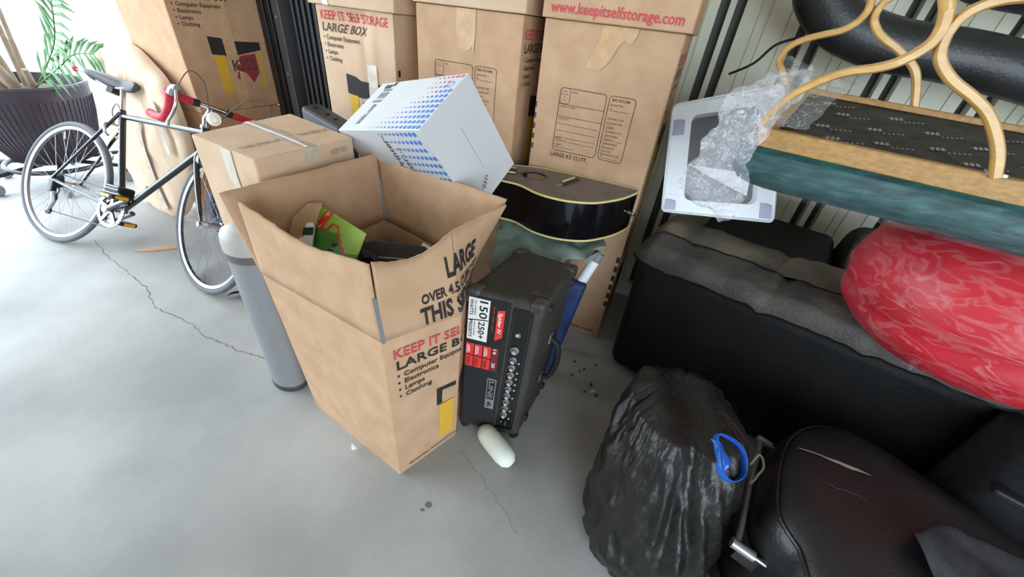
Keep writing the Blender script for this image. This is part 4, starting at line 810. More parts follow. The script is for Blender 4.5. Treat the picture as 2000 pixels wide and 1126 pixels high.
# ------------------------------------------------------------------ black swivel chair right of the bag, in the shade
t=thing('armchair','black fabric armchair with plastic lever in the dark corner below the red pouffe','chair',(1.4,.66,0))
o=MB().hexa([(1.19,.56,.04),(1.34,.44,.04),(1.66,.80,.04),(1.47,.91,.04),(1.17,.56,.585),(1.34,.42,.585),(1.66,.80,.585),(1.455,.925,.585)]).build('seat',DFAB,t,50); bevel(o,.04,4,30)
o=MB().hexa([(1.52,.42,.58),(1.58,.42,.58),(1.76,.74,.58),(1.70,.76,.58),(1.58,.40,.98),(1.64,.40,.98),(1.82,.74,.98),(1.76,.76,.98)]).build('backrest',DFAB,t,50); bevel(o,.03,4,30)
lv=MB().obox(V3(1.215,.515,.47),V3(.045,-.037,0),V3(.012,.015,0),V3(0,0,.010)).build('lever',BLACKM,t); bevel(lv,.006,3); MB().lathe([(.004,0),(.003,.002)],V3(1.225,.507,.480),10).build('screw',CHROME,lv)
# ------------------------------------------------------------------ bin bag
t=thing('bin_bag','full black bin bag with crinkled folds in front of the sofa','bag',(.47,.57,0))
bc=V3(.482,.575,0)
def bag(u,v):
    th=2*math.pi*u; x=math.cos(th); y=math.sin(th)
    base=[(0,.82),(.06,.95),(.20,1.0),(.42,1.0),(.62,.97),(.76,.90),(.86,.76),(.94,.50),(1.0,.001)]
    r=.1
    for (a,ra),(b,rb) in zip(base,base[1:]):
        if a<=v<=b: r=ra+(rb-ra)*(v-a)/(b-a)
    da=lambda c_: math.atan2(math.sin(th-c_),math.cos(th-c_))
    val=math.exp(-(da(4.55)/.22)**2)*max(0,min(1,(v-.30)/.3))             # valley between the two stuffed halves, near side
    rad=.166*r*(1-.20*val)
    z=.575*(v if v<.86 else .86+(v-.86)*.35)
    lean=.115*v+.10*max(0,v-.80)
    hump=.030*math.exp(-((x*r-.42)/.28)**2)*v**3+.040*math.exp(-((x*r+.45)/.28)**2)*v**3
    p=V3(bc.x+x*rad*1.04+.006*v-.010, bc.y+y*rad*1.10+lean-.02, z+hump-.030*v**3)
    k=1-max(0,(v-.8)/.2)**2
    rdg=lambda a,b,c_: 1-2*abs(noise.noise(V3(a,b,c_))); sw=z*7+2*math.sin(th*2)
    fold=.011*rdg(x*1.6+.3*sw,y*1.6,z*5)+.007*rdg(x*4+sw*.5,y*4,z*8)+.0035*rdg(x*9+sw,y*9,z*14)+.0015*noise.noise(V3(x*30,y*30,z*40))-.008
    # gathered pleats that fan out downwards from the knot on the near right side
    dv=.62-v; ang=da(4.75+.9*dv); plt=.013*math.sin(ang*26/(1+2.2*max(0,dv)))*math.exp(-(ang/.75)**2)*math.exp(-((v-.42)/.24)**2)
    crs=.013*math.sin(z*26+3*math.sin(th)+4*noise.noise(V3(x*2,y*2,z*3)))*math.exp(-((v-.12)/.16)**2)
    return p+V3(x,y,.25)*((fold+plt)*k+crs)
closed(bag,220,130,'bag_film',BAGM,t)
def onbag(u,v,o=.006):
    p=bag(u,v); return p+V3(math.cos(2*math.pi*u),math.sin(2*math.pi*u),.6).normalized()*o
tie=[(.790,.885),(.815,.93),(.850,.895),(.862,.845),(.842,.80),(.808,.795),(.785,.835)]
tp_=[onbag(a,b) for a,b in tie]
MB().ribbon(crspline(tp_+[tp_[0]],5),V3(.35,-.35,.8),.009,.0016).build('drawstring_tie',BLUEP,t,50)
crumple('drawstring_knot',lambda u,v: onbag(.786+.030*u,.835+.09*v,.008+.006*math.sin(4*u)),6,8,BLUEP,t,.006,60,2,.0015)
# ------------------------------------------------------------------ suitcase lying down with its pull handle out
t=thing('suitcase','black vinyl suitcase lying flat with silver pull handle beside the bin bag','suitcase',(.95,.50,0))
def sring(z,s,dx=0):
    P=[(.655,.395),(.645,.47),(.690,.560),(.740,.635),(.790,.690),(.860,.735),(.945,.750),(1.03,.715),(1.10,.625),(1.165,.54),(1.22,.465),(1.27,.39),(1.29,.28),(1.2,.16),(.9,.10),(.70,.16),(.64,.28)]
    c=V3(.98,.45,0); return [c+(p-c)*s+V3(dx,0,z) for p in crspline([V3(a,b,0) for a,b in P+P[:1]],4)[:-1]]
loft([sring(0,.93),sring(.02,.97),sring(.15,1.0),sring(.30,1.0),sring(.355,.985),sring(.385,.95),sring(.40,.90),sring(.415,.84),sring(.418,.6),sring(.410,.2)],'shell',VINYL,t,75)
MB().tube(sring(.391,.945),.005,6,True).build('piping',VINYL,t,60); MB().tube(sring(.10,1.0),.005,6,True).build('piping',VINYL,t,60)
h=.29
g0,g1,e0,e1=V3(.800,.742,h),V3(.600,.437,h),V3(.860,.700,h-.01),V3(.690,.385,h-.01)
hd=MB().tube([g0,g1],.0075,10).build('pull_handle',SILV,t,50)
MB().tube([g0,e0,e0+(e0-g0)*1.2],.007,8).build('handle_rod',CHROME,hd,50); MB().tube([g1,e1,e1+(e1-g1)*.8],.007,8).build('handle_rod',CHROME,hd,50)
for g,e in ((g0,e0),(g1,e1)):
    o=MB().tube([g-(e-g).normalized()*.012,g+(e-g)*.38],.0125,10).build('corner_grip',SILV,hd,50)
o=MB().hexa([g0+V3(.005,-.01,-.06),g1+V3(.01,.0,-.06),e1+V3(0,0,-.06),e0+V3(-.01,-.01,-.06),g0+V3(.008,-.012,-.014),g1+V3(.012,0,-.014),e1+V3(0,0,-.012),e0+V3(-.01,-.01,-.012)]).build('grip_flap',mat('flap_grey',rgb(62,58,52),.8,0,rgb(52,48,44),30),t)
fs=lambda u,v: V3(u,v,.4215)
def torn(pts,wd,m_,nm):
    V=[];F=[]
    for i,(x,y) in enumerate(pts): V+=[V3(x,y-wd[i],.4195+.0),V3(x,y+wd[i],.4195)]
    F=[(2*i,2*i+2,2*i+3,2*i+1) for i in range(len(pts)-1)]; return mesh(nm,V,F,m_,t)
torn([(.785,.632),(.805,.627),(.832,.619),(.850,.610),(.870,.603),(.894,.592),(.910,.588),(.935,.577)],[.001,.0018,.002,.003,.005,.006,.004,.001],mat('torn_lining',rgb(150,144,134),.9),'torn_seam')
torn([(.80,.545),(.82,.532),(.85,.525),(.88,.512)],[.0006,.001,.001,.0005],mat('scuff',rgb(96,94,90),.9),'scuff')
torn([(.925,.575),(.935,.545),(.95,.515),(.965,.48),(.985,.46)],[.001,.0008,.001,.001,.0006],mat('scuff_b',rgb(70,68,64),.9),'scuff')
MB().tube(crspline([V3(.690,.62,.34),V3(.716,.640,.36),V3(.722,.615,.345),V3(.705,.598,.335),V3(.695,.588,.325),V3(.680,.578,.32)],4),.003,6).build('paper_thread',LABW,None,60,label='white paper thread dangling between the bin bag and the pull handle',cat='thread',loc=(.70,.60,.33))
crumple('grey_blanket',lambda u,v: V3(.895+.36*u,.425+.065*math.sin(3.14*min(1,u*1.3))*v-.19*(1-v)-.05*u,.434+.014*math.sin(5*u+2)*v+.010*math.sin(8*v)-.30*max(0,u-.72)**1.3),26,16,GFAB,None,.012,12,7,.008,80,1,label='dark grey blanket on the suitcase at the bottom right corner',cat='blanket',loc=(1.05,.40,.43))
# ================================================================== black steel door track and low grey unit between the left stack and the row
P0=V3(-1.575,2.515,0); PD=V3(.57,-.40,0).normalized(); PN=V3(.40,.57,0).normalized()
t=thing('door_track','tall black steel door track with screws between the left cartons and the row','door track',P0+PD*.2)
def post(u0_,u1_,v0_,v1_,m_,nm,z1=2.5):
    q=lambda a,b,z: P0+PD*a+PN*b+V3(0,0,z)
    o=MB().hexa([q(u0_,v0_,0),q(u1_,v0_,0),q(u1_,v1_,0),q(u0_,v1_,0),q(u0_,v0_,z1),q(u1_,v0_,z1),q(u1_,v1_,z1),q(u0_,v1_,z1)]).build(nm,m_,t); return bevel(o,.004,2)
post(-.10,.66,.075,.10,BLACKM,'backing_plate'); post(-.012,.05,.0,.075,BLACKM,'track_rib')
post(.060,.105,.01,.075,BLACKM,'track_rib'); tr=post(.16,.235,.0,.075,GREYM,'track_rib')
for a in (.30,.355,.41,.465,.52,.575): post(a,a+.026,.030,.075,BLACKM,'track_rib')
for z in (1.13,.86,1.4,.6): MB().lathe([(.008,0),(.007,.003),(.002,.004)],P0+PD*.195+V3(0,0,z),10,-PN).build('screw',CHROME,tr)
t=thing('metal_unit','low dark grey metal unit with screws behind the sealed box','metal unit',(-.95,1.79,0))
o=MB().hexa([(-1.03,1.74,0),(-.80,1.66,0),(-.77,1.76,0),(-1.0,1.86,0),(-1.01,1.75,.852),(-.80,1.66,.80),(-.77,1.76,.80),(-.98,1.86,.852)]).build('housing',DGREYP,t); bevel(o,.02,3)
for a in (.2,.5,.7): MB().lathe([(.010,0),(.010,.003)],V3(-1.0,1.80,.853).lerp(V3(-.79,1.71,.80),a),10).build('screw',BLACKM,t)
# ================================================================== bicycle leaning back against the wrapped board
BF=V3(.968,-.252,0).normalized(); BS0=V3(.252,.968,0).normalized(); LN=.59
BU=(V3(0,0,1)*math.cos(LN)+BS0*math.sin(LN)); BR=BF.cross(BU)   # forward, up in the frame plane, side towards the viewer
BO=V3(-2.535,1.706,.004)
def g(a,b,c=0): return BO+BF*a+BU*b+BR*c
t=thing('bicycle','black road bicycle with red bar tape leaning against the wrapped tan board','bicycle',BO)
R_=.33
def wheel(C,f,u,s,par):
    ty=MB().torus(C,f,u,R_-.013,.014,64,8).build('tyre',TYRE,par,80)
    rm=MB(); n=64
    for r0,r1,w0 in ((R_-.026,R_-.042,.009),):
        V=[];F=[]
        for k in range(n):
            d=f*math.cos(2*math.pi*k/n)+u*math.sin(2*math.pi*k/n)
            V+=[C+d*r0+s*w0,C+d*r0-s*w0,C+d*r1-s*w0*.7,C+d*r1+s*w0*.7]
        for k in range(n):
            for j in range(4): F.append((4*k+j,4*k+(j+1)%4,4*((k+1)%n)+(j+1)%4,4*((k+1)%n)+j))
        rm.add(V,F)
    rmo=rm.build('rim',RIM,par,40)
    MB().tube([C-s*.05,C-s*.03,C-s*.028,C+s*.028,C+s*.03,C+s*.05],[.012,.018,.012,.012,.018,.012],14).build('hub',CHROME,par,50)
    sp=MB()
    for k in range(32):
        a=2*math.pi*k/32; side=1 if k%2 else -1; off=.45 if (k//2)%2 else -.45
        d=f*math.cos(a)+u*math.sin(a); d2=f*math.cos(a+off*2)+u*math.sin(a+off*2)
        sp.tube([C+s*.028*side+d2*.018,C+d*(R_-.040)],.0010,4,cap=False)
    sp.build('spokes',SPK,par,kind='stuff')
    MB().tube([C+(f*math.cos(1.9)+u*math.sin(1.9))*(R_-.05),C+(f*math.cos(1.9)+u*math.sin(1.9))*(R_-.09)],.003,6).build('valve',CHROME,par)
    return rmo
RC=g(0,R_); wheel(RC,BF,BU,BR,t)
# front wheel, steered towards the viewer
FH=math.radians(-29.3); FL_=math.radians(27.5); Ff=V3(math.cos(FH),math.sin(FH),0); Fs0=V3(-math.sin(FH),math.cos(FH),0); Fu=V3(0,0,1)*math.cos(FL_)+Fs0*math.sin(FL_); FR=Ff.cross(Fu)
FC=V3(-1.534,1.452,.003)+Fu*R_
wheel(FC,Ff,Fu,FR,t)
SCl=g(.290,.760); BB=g(.433,.262); HT=g(.845,.775); HB=g(.880,.655)
fm=MB(); fm.tube([BB,SCl,SCl+(SCl-BB)*.03],.015,12); fm.tube([SCl+(BB-SCl)*.03,HT+(HB-HT)*.15],.0135,12); fm.tube([BB,HB+(HT-HB)*.2],.016,12)
for c in (1,-1):
    fm.tube([SCl+BR*.012*c,g(.27,.70,.028*c),g(0,R_,.06*c)],[.009,.009,.006],8); fm.tube([BB+BR*.02*c,g(.30,.29,.04*c),g(0,R_,.06*c)],[.010,.009,.007],8)
fm.tube([HB,HT],.018,12); fm.build('frame',FRAMEB,t,60)
for p,q in ((HB,HB+(HB-HT)*.10),(HT,HT+(HT-HB)*.12)): MB().tube([p,q],.021,14).build('headset_ring',CHROME,t,50)
CR=HB+(HB-HT)*.22
fk=MB(); 
for c in (1,-1):
    top=CR+FR*.035*c; end=FC+FR*.05*c
    fk.tube(crspline([CR,top,top.lerp(end,.55)-Ff*.012,top.lerp(end,.85)-Ff*.006,end],5),[.014]*6+[.0125]*5+[.010]*5+[.007]*5,8)
fk.build('fork',FRAMEB,t,60)
MB().sphere(CR,.03,.022,.018,12,(FR,Ff,Fu)).build('fork_crown',CHROME,t,60)
for c in (1,-1): MB().tube([FC+FR*.045*c,FC+FR*.065*c],.011,8).build('axle_nut',CHROME,t)
MB().obox(CR.lerp(FC+FR*.05,.22)+FR*.012+Ff*.004,Ff*.003,FR*.006,Fu*.024).build('reflector_strip',LENS,t)
# seat
MB().tube([SCl,SCl+(SCl-BB).normalized()*.13],.0125,12).build('seat_post',CHROME,t,50)
SB=g(.205,.905)
def sad(u,v):
    th=2*math.pi*u; L_=.285; a=-L_/2+L_*v; w_=.016+.058*max(0,1-v*1.45)**.8*min(1,(v+.06)/.12)**.5*min(1,(1.02-v)/.12)**.5+.001; hgt=.032*(1 if .03<v<.97 else .6)
    return SB+BF*(a+.0)+BR*(w_*math.cos(th))+BU*(.026*min(1,(1.03-v)/.10,(v+.05)/.10)**.5*math.sin(th)*(1 if math.sin(th)>0 else 1.2)+.012*math.cos((v-.1)*5)*.8+.008)
V=[sad(i/24,j/16) for j in range(17) for i in range(24)]; F=[(j*24+i,j*24+(i+1)%24,(j+1)*24+(i+1)%24,(j+1)*24+i) for j in range(16) for i in range(24)]+[tuple(range(24)),tuple(16*24+k for k in range(24))]
sd=mesh('saddle',V,F,mat('saddle_vinyl',rgb(74,72,76),.45,0,rgb(60,58,62),10,.1,90),t,80)
for c in (1,-1): MB().tube([SB+BF*-.10+BR*.03*c-BU*.01,SB-BU*.035+BR*.02*c,SB+BF*.10+BR*.008*c-BU*.01],.004,6).build('saddle_rail',CHROME,sd)
MB().obox(SB-BU*.04+BF*.0,BF*.022,BR*.026,BU*.014).build('seat_clamp',BLACKR,sd)
tl_=MB().tube([SB+BF*-.13+BU*.012,SB+BF*-.31+BU*.035],[.007,.006],8).build('rear_light_arm',GREYP,t,50); MB().sphere(SB+BF*-.325+BU*.037,.018,.014,.014,12,(BF,BR,BU)).build('red_lens',REDT,tl_,80)
# handlebar
HC=g(.835,.885)+Ff*.035
MB().tube([HT,HT+(HT-HB).normalized()*.055],.013,12).build('quill',CHROME,t,50); MB().tube([HT+(HT-HB).normalized()*.05,HC],.014,12).build('stem',CHROME,t,50)
def hb_(s,f,u_): return HC+FR*s+Ff*f+Fu*u_
MB().tube([hb_(-.19,0,0),hb_(.19,0,0)],.0125,12).build('handlebar',CHROME,t,50)
for c in (1,-1):
    P=crspline([hb_(.085*c,0,0),hb_(.17*c,.0,0),hb_(.195*c,.025,.0),hb_(.20*c,.075,-.012),hb_(.20*c,.088,-.06),hb_(.20*c,.06,-.105),hb_(.20*c,.0,-.115),hb_(.20*c,-.055,-.112)],6)
    tp2=MB().tube(P,.0165,12).build('bar_tape',REDT,t,70); MB().tube([P[0],P[0]+FR*-.028*c],.0168,12).build('tape_end',BLACKR,tp2,50); MB().tube([P[-1],P[-1]-Ff*.012],.0175,12).build('bar_plug',REDT,tp2,50)
    lv=MB().tube(crspline([hb_(.20*c,.085,.0),hb_(.20*c,.105,.028),hb_(.20*c,.128,.030)],4),[.016,.017,.018,.017,.016,.014,.013,.012,.012],10).build('brake_hood',SILV,t,70)
    MB().tube(crspline([hb_(.20*c,.125,.025),hb_(.20*c,.145,-.02),hb_(.20*c,.135,-.07),hb_(.20*c,.105,-.115),hb_(.20*c,.115,-.13)],5),.0065,8).build('brake_lever',CHROME,lv,70)
    MB().tube(crspline([hb_(.20*c,.125,.035),hb_(.17*c,.13,.12),hb_(.10*c,.10,.10),hb_(.05*c,.06,.02),hb_(.02*c,.04,-.06)],6),.0026,6).build('brake_cable',CABLE,t,70)
hl=MB().lathe([(.008,-.035),(.022,-.03),(.028,-.01),(.030,.012)],HC+Ff*.055-Fu*.045+FR*.01,18,Ff+FR*.7).build('headlight',CHROME,t,50); MB().lathe([(.029,.012),(.024,.018),(.010,.022)],HC+Ff*.055-Fu*.045+FR*.01,18,Ff+FR*.7).build('lens',LENS,hl,60)
# drive train
CK=BB+BR*.045
cr=MB(); 
for rr_,th in ((.093,.004),(.072,.004)):
    n=72; V=[];F=[]; cc=CK+BR*(.0 if rr_>.08 else -.008)
    for k in range(n):
        d=BF*math.cos(2*math.pi*k/n)+BU*math.sin(2*math.pi*k/n); ro=rr_+(.003 if k%2 else -.003)
        V+=[cc+d*ro+BR*.002,cc+d*(rr_-.020)+BR*.002,cc+d*(rr_-.020)-BR*.002,cc+d*ro-BR*.002]
    for k in range(n):
        for j in range(4): F.append((4*k+j,4*((k+1)%n)+j,4*((k+1)%n)+(j+1)%4,4*k+(j+1)%4))
    cr.add(V,F)
cro=cr.build('chainring',RIM,t,30)
for k in range(5):
    d=BF*math.cos(k*1.2566+.3)+BU*math.sin(k*1.2566+.3); MB().obox(CK+d*.045,d*.036,d.cross(BR)*.009,BR*.004).build('spider_arm',RIM,cro)
ca=math.radians(28); d=BF*math.cos(ca)+BU*math.sin(ca); c1=MB().tube([CK+BR*.018-d*.01,CK+BR*.028+d*.165],[.014,.010],8).build('crank_arm',RIM,t,50)
d2=-d; c2=MB().tube([BB-BR*.05,BB-BR*.06+d2*.165],[.013,.010],8).build('crank_arm',RIM,t,50)
MB().lathe([(.020,0),(.018,.008),(.010,.010)],CK+BR*.022,16,BR).build('crank_cap',CHROME,cro,50)
for base_,sg in ((CK+BR*.028+d*.165,1),(BB-BR*.06+d2*.165,-1)):
    pd=MB().obox(base_+BR*.055*sg,BF*.042,BU*.011,BR*.040).build('pedal',BLACKR,t); bevel(pd,.006,2)
    MB().obox(base_+BR*.055*sg+BF*.043,BF*.002,BU*.007,BR*.026).build('amber_reflector',ORANGE,pd); MB().obox(base_+BR*.055*sg-BF*.043,BF*.002,BU*.007,BR*.026).build('amber_reflector',ORANGE,pd); MB().obox(base_+BR*.096*sg,BF*.028,BU*.007,BR*.002).build('amber_reflector',ORANGE,pd)
for k in range(6): MB().lathe([(.045-.005*k,0),(.045-.005*k,.003),(.038-.005*k,.003)],RC+BR*(.030+.005*k),24,BR).build('sprocket',GREYM,t,30)
ch=MB(); 
for sgn,ro in ((1,.093),(-1,.093)):
    a=CK+BU*ro*sgn; b=(RC+BR*.045+BU*.04) if sgn>0 else g(.01,R_-.165,.045); ch.tube([a,b],.0032,6)
ch.tube(crspline([g(.01,R_-.165,.045),g(-.015,R_-.15,.045),g(.03,R_-.09,.045),g(.05,R_-.05,.045),g(.03,R_-.03,.045)],4),.003,6); ch.build('chain',GREYM,t,60)
dr=MB().obox(g(.02,R_-.035,.058),BF*.016,BU*.03,BR*.012).build('rear_derailleur',BLACKM,t); bevel(dr,.005,2)
MB().tube([g(.03,R_-.06,.055),g(.045,R_-.11,.055),g(.012,R_-.165,.052)],[.012,.010,.010],8).build('derailleur_cage',SILV,dr,50)
for p in (g(.035,R_-.09,.05),g(.012,R_-.165,.05)): MB().lathe([(.020,-.004),(.022,0),(.020,.004)],p,16,BR).build('jockey_wheel',BLACKR,dr)
fd_=MB().obox(g(.405,.365,.04),BF*.04,BU*.02,BR*.006).build('front_derailleur',CHROME,t); bevel(fd_,.004,2)
pk=MB().obox(BB.lerp(SCl,.17)+BR*.01,BF*.052,BU*.040,BR*.038).build('frame_pack',BLACKR,t); bevel(pk,.012,3)
for k in (-.6,0,.6): MB().obox(BB.lerp(SCl,.17)+BR*.0487+BU*.040*k*.9,BF*.046,BU*.0018,BR*.0008).build('pack_stripe',LABW,pk)
for bc_,fz_,un in ((g(.255,.675),BF,BU),(CR+Fu*.0+Ff*.025,Ff,Fu)):
    bk=MB(); ss=BR if fz_ is BF else FR
    for c in (1,-1): bk.tube(crspline([bc_+un*.02,bc_+ss*.04*c+un*.012,bc_+ss*.035*c-un*.03,bc_+ss*.016*c-un*.045],4),.007,8)
    bk.build('brake_caliper',CHROME,t,60)
MB().tube(crspline([g(.30,.765,.015),g(.27,.80,.02),g(.235,.76,.012),g(.25,.70)],5),.0025,6).build('brake_cable',CABLE,t,60)
MB().tube([BB+BR*.018+BU*.03,g(.18,.31,.05),g(0,R_+.01,.06)],.0018,5).build('gear_cable',CABLE,t)
st_=Print(lambda u,v: SCl.lerp(BB,u)+BR*.0155+BF*v); P=st_; 
for k in range(9): P.rect(.14+.045*k,-.006,.165+.045*k,.006)
P.build('frame_lettering',SILV,t)
for k in (.35,.62): MB().obox(BB.lerp(HB,k)+BU*.018-BF*.012,BF*.008,BR*.008,BU*.008).build('cable_clip',BLACKR,t)
# ================================================================== tan wrapped board behind the bicycle
t=thing('wrapped_board','crumpled tan card wrapped board with clear tape, standing behind the bicycle','board',(-2.3,2.35,0))
w0,w1=V3(-2.491,2.274,0),V3(-2.178,2.118,0); wu=(w1-w0).normalized(); wn=V3(wu.y,-wu.x,0); wl=V3(0,0,1)-wn*.13; wl.normalize()
outl=[(0,0),(.351,0),(.58,.18),(.69,.36),(.69,.555),(.654,.699),(.59,.812),(.477,.878),(.345,.932),(.20,.95),(.07,.93),(-.05,.875),(-.12,.80),(-.185,.66),(-.235,.512),(-.195,.336),(-.143,.185)]
def bp(u,v,o=0): return w0+wu*u+wl*v+wn*o
oc=[Vector((p.x,p.y)) for p in crspline([V3(a,b,0) for a,b in outl+outl[:1]],5)[:-1]]
cc_=Vector((.22,.46)); rings=[]
for s,o in ((1,-.03),(1.0,0.0),(.93,.028),(.80,.036),(.62,.040),(.42,.042),(.22,.043),(.05,.043)):
    ring=[]
    for i,p in enumerate(oc):
        q=cc_+(p-cc_)*s; cr_=.014*noise.noise(V3(q.x*9,q.y*3,2)) -.010*abs(math.sin(q.x*30+q.y*5+2*noise.noise(V3(q.x*4,q.y*4,1))))**6
        ring.append(bp(q.x,q.y,o+(cr_ if s<1 else 0)))
    rings.append(ring)
loft(rings,'wrapped_card',mat('tan_wrap',rgb(218,192,166),.8,0,rgb(206,178,150),7,.2,40),t,60)
tape_strip(lambda u,v:bp(u,v,.052),t,[(.28,.60),(.27,.42),(.30,.2),(.34,.06)],[(.33,.60),(.32,.42),(.36,.2),(.41,.10)],CTAPE)
tape_strip(lambda u,v:bp(u,v,.050),t,[(.52,.72),(.55,.58),(.56,.46)],[(.57,.70),(.60,.56),(.61,.45)],CTAPE)
# ================================================================== white sheeted panel left of it
t=thing('sheeted_panel','tall white plastic sheeted panel standing left of the wrapped board','panel',(-2.75,2.75,0))
q0,q1=V3(-3.12,3.08,0),V3(-2.66,2.72,0)
crumple('plastic_sheet',lambda u,v:q0.lerp(q1,u)+V3(.0,.0,0)+V3(0,.10,1)*1.75*v,16,30,SHEETW,t,.025,5,3,.006,80,1)
MB().hexa([q0+V3(.05,.06,0),q1+V3(-.0,.06,0),q1+V3(.06,.12,0),q0+V3(.1,.12,0)]+[p+V3(0,.17,1.7) for p in (q0+V3(.05,.06,0),q1+V3(-.0,.06,0),q1+V3(.06,.12,0),q0+V3(.1,.12,0))]).build('core_board',WHITEP,t)
MB().tube([V3(-2.62,2.62,1.32),V3(-2.37,2.40,.90)],.005,6).build('white_rod',WHITEP,None,label='thin white rod slanting across the tall left carton stack',cat='rod',loc=(-2.3,2.6,1.2))
crumple('grey_pouch',lambda u,v:V3(-2.52+.20*u,2.72-.06*u,.98-.14*v+.03*math.sin(3*u)),10,8,mat('pouch_grey',rgb(120,112,112),.8),None,.02,14,9,.02,80,1,label='small grey fabric pouch peeping over the top of the wrapped board',cat='pouch',loc=(-2.42,2.69,.92))
# ================================================================== potted palm on a rolling stand
pc0=V3(-3.21,2.47,0); pz=.155
t=thing('plant_pot','large aubergine ribbed plant pot on a rolling stand behind the bicycle wheel','pot',pc0+V3(0,0,pz))
KP=.86
prof=[(r_*KP,z_) for r_,z_ in [(.20,.0),(.235,.02),(.30,.15),(.345,.30),(.365,.40),(.372,.455),(.380,.468),(.372,.480),(.352,.478),(.345,.44),(.335,.40)]]
MB().lathe(prof,pc0+V3(0,0,pz),56).build('pot_wall',POTM,t,50)
pp2=[(.235*KP,.02),(.30*KP,.15),(.345*KP,.30),(.365*KP,.40)]
rb=MB()
for k in range(72):
    a=2*math.pi*k/72; d=V3(math.cos(a),math.sin(a),0); d2=V3(math.cos(a+.10),math.sin(a+.10),0)
    rb.tube([pc0+V3(0,0,pz+z)+(d.lerp(d2,(z-.02)/.38)).normalized()*(r_+.001) for r_,z in pp2],.0034,5)
rb.build('pot_ribs',POTM,t,60,kind='stuff')
MB().lathe([(.335*KP,.415),(.2*KP,.43),(.02,.435)],pc0+V3(0,0,pz),32).build('soil',SOIL,t,60)
t=thing('rolling_stand','black metal plant stand on casters beneath the aubergine pot','stand',pc0)
MB().torus(pc0+V3(0,0,.135),(1,0,0),(0,1,0),.26,.014,40,8).build('ring',BLACKM,t,60)
for k in range(6):
    a=k*math.pi/3+.25; e=pc0+V3(math.cos(a),math.sin(a),0)*.36; 
    if k%2==0 or True:
        l_=MB().tube([pc0+V3(math.cos(a),math.sin(a),0)*.10+V3(0,0,.135),e+V3(0,0,.115),e+V3(0,0,.075)],.014,8).build('arm',BLACKM,t,50)
        ty_=V3(-math.sin(a+.5),math.cos(a+.5),0); MB().lathe([(.030,-.014),(.036,-.008),(.036,.008),(.030,.014)],e+V3(0,0,.037),16,ty_).build('caster',GREYP,l_,40)
t=thing('palm_plant','green feathered palm with pale canes growing in the aubergine pot','plant',pc0+V3(0,0,.58))
top=pc0+V3(0,0,.585); rr=random.Random(3)
for i,(dx,dy,ex,ey,h_,r_) in enumerate([(-.05,.0,-.22,-.05,.95,.020),(.02,-.02,-.10,-.04,1.0,.022),(-.10,.03,-.36,0,.9,.018),(.06,.02,.05,.10,.55,.014),(-.02,.06,-.10,.2,.8,.016),(.05,-.05,.02,-.08,.16,.028),(-.01,-.07,-.08,-.1,.14,.026),(.10,.0,.13,-.02,.12,.022)]):
    MB().tube(crspline([top+V3(dx,dy,-.02),top+V3(dx*.6+ex*.4,dy*.6+ey*.4,h_*.45),top+V3(ex,ey,h_)],5),[r_*(1-.03*k) for k in range(11)],10).build('cane',STEM,t,60)
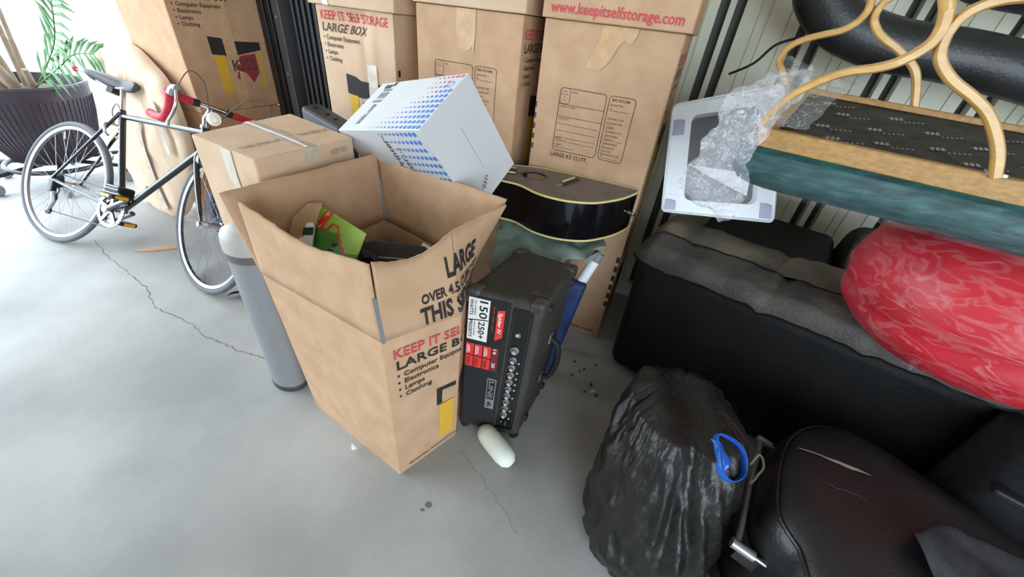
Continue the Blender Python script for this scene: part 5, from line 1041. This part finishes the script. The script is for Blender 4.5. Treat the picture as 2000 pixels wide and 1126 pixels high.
def frond(P,n,ll,seed):
    P=crspline(P,6); rr=random.Random(seed)
    stm=MB().tube(P,.004,6).build('frond_stem',LEAF,t,60); L_=len(P)
    for k in range(n):
        s=.18+.82*k/(n-1); i=min(L_-2,int(s*(L_-1))); p=P[i].lerp(P[i+1],s*(L_-1)-i); d=(P[i+1]-P[i]).normalized(); sidev=d.cross(V3(0,-.9,.5)).normalized()
        for c in (1,-1):
            l_=ll*(1-.55*abs(s-.45))*rr.uniform(.85,1.1); dirv=(sidev*c*.85+d*.65+V3(0,rr.uniform(-.2,.2),-.18)).normalized(); wv=dirv.cross(V3(0,-1,.4)).normalized()*.0125
            a=p; m1=p+dirv*l_*.45+V3(0,0,.008); e=p+dirv*l_+V3(0,0,-.03*l_/.2)
            MB().add([a-wv*.4,a+wv*.4,m1+wv,e,m1-wv,m1+V3(0,-.003,.002)],[(0,1,5),(1,2,5),(2,3,5),(3,4,5),(4,0,5)]).build('leaflet',LEAF,stm)
frond([top+V3(.10,0,.0),top+V3(.36,-.05,.20),top+V3(.50,-.08,.33),top+V3(.60,-.10,.50)],12,.19,1)
frond([top+V3(.08,0,.0),top+V3(.42,-.08,.16),top+V3(.60,-.12,.25),top+V3(.74,-.14,.27)],11,.17,2)
# ================================================================== backpack behind the front wheel, black scrap
t=thing('backpack','black backpack with silver buckle slumped on the floor behind the front wheel','backpack',(-1.40,1.75,0))
def bp2(u,v):
    th=2*math.pi*u; ph=math.pi*(v-.5); ct=abs(math.cos(ph))**.6; st=math.copysign(abs(math.sin(ph))**.7,math.sin(ph))
    d=V3(math.cos(th)*.22*ct,math.sin(th)*.13*ct,st*.21); d.x,d.y=d.x*.9+d.y*.4,d.y*.9-d.x*.4
    return V3(-1.42,1.79,.215)+d*(1+.10*noise.noise(d*9))
closed(bp2,40,24,'body',DFAB,t)
def onp(u,v,o=.012): p=bp2(u,v); return p+(p-V3(-1.42,1.79,.215)).normalized()*o
MB().ribbon(crspline([onp(.62,.75),onp(.66,.6),onp(.70,.45),onp(.76,.30),onp(.80,.22)],5),V3(-.3,-.9,.2),.003,.020).build('strap',mat('strap_grey',rgb(74,78,92),.8),t,50)
MB().ribbon(crspline([onp(.80,.62),onp(.76,.5),onp(.72,.38)],5),V3(-.3,-.9,.2),.003,.014).build('strap',BLACKR,t,50)
b_=MB().obox(onp(.72,.36,.02),V3(.02,-.008,.01),V3(.003,.008,0),V3(0,0,.012)).build('buckle',SILV,t); bevel(b_,.003,2)
o=MB().ribbon(crspline([onp(.80,.36,.02),onp(.845,.40,.03),onp(.885,.47,.03)],6),V3(-.1,-.9,.3),.003,.022).build('silver_band',SILV,t,50)
crumple('black_plastic_scrap',lambda u,v:V3(-1.375+.13*u+.03*v,1.41+.05*u+.05*v,.012+.03*math.sin(3*u)*(1-v)),8,6,BAGM,None,.008,30,2,.003,60,1,label='crumpled black plastic scrap on the floor at the base of the grey bin',cat='scrap',loc=(-1.32,1.43,0))
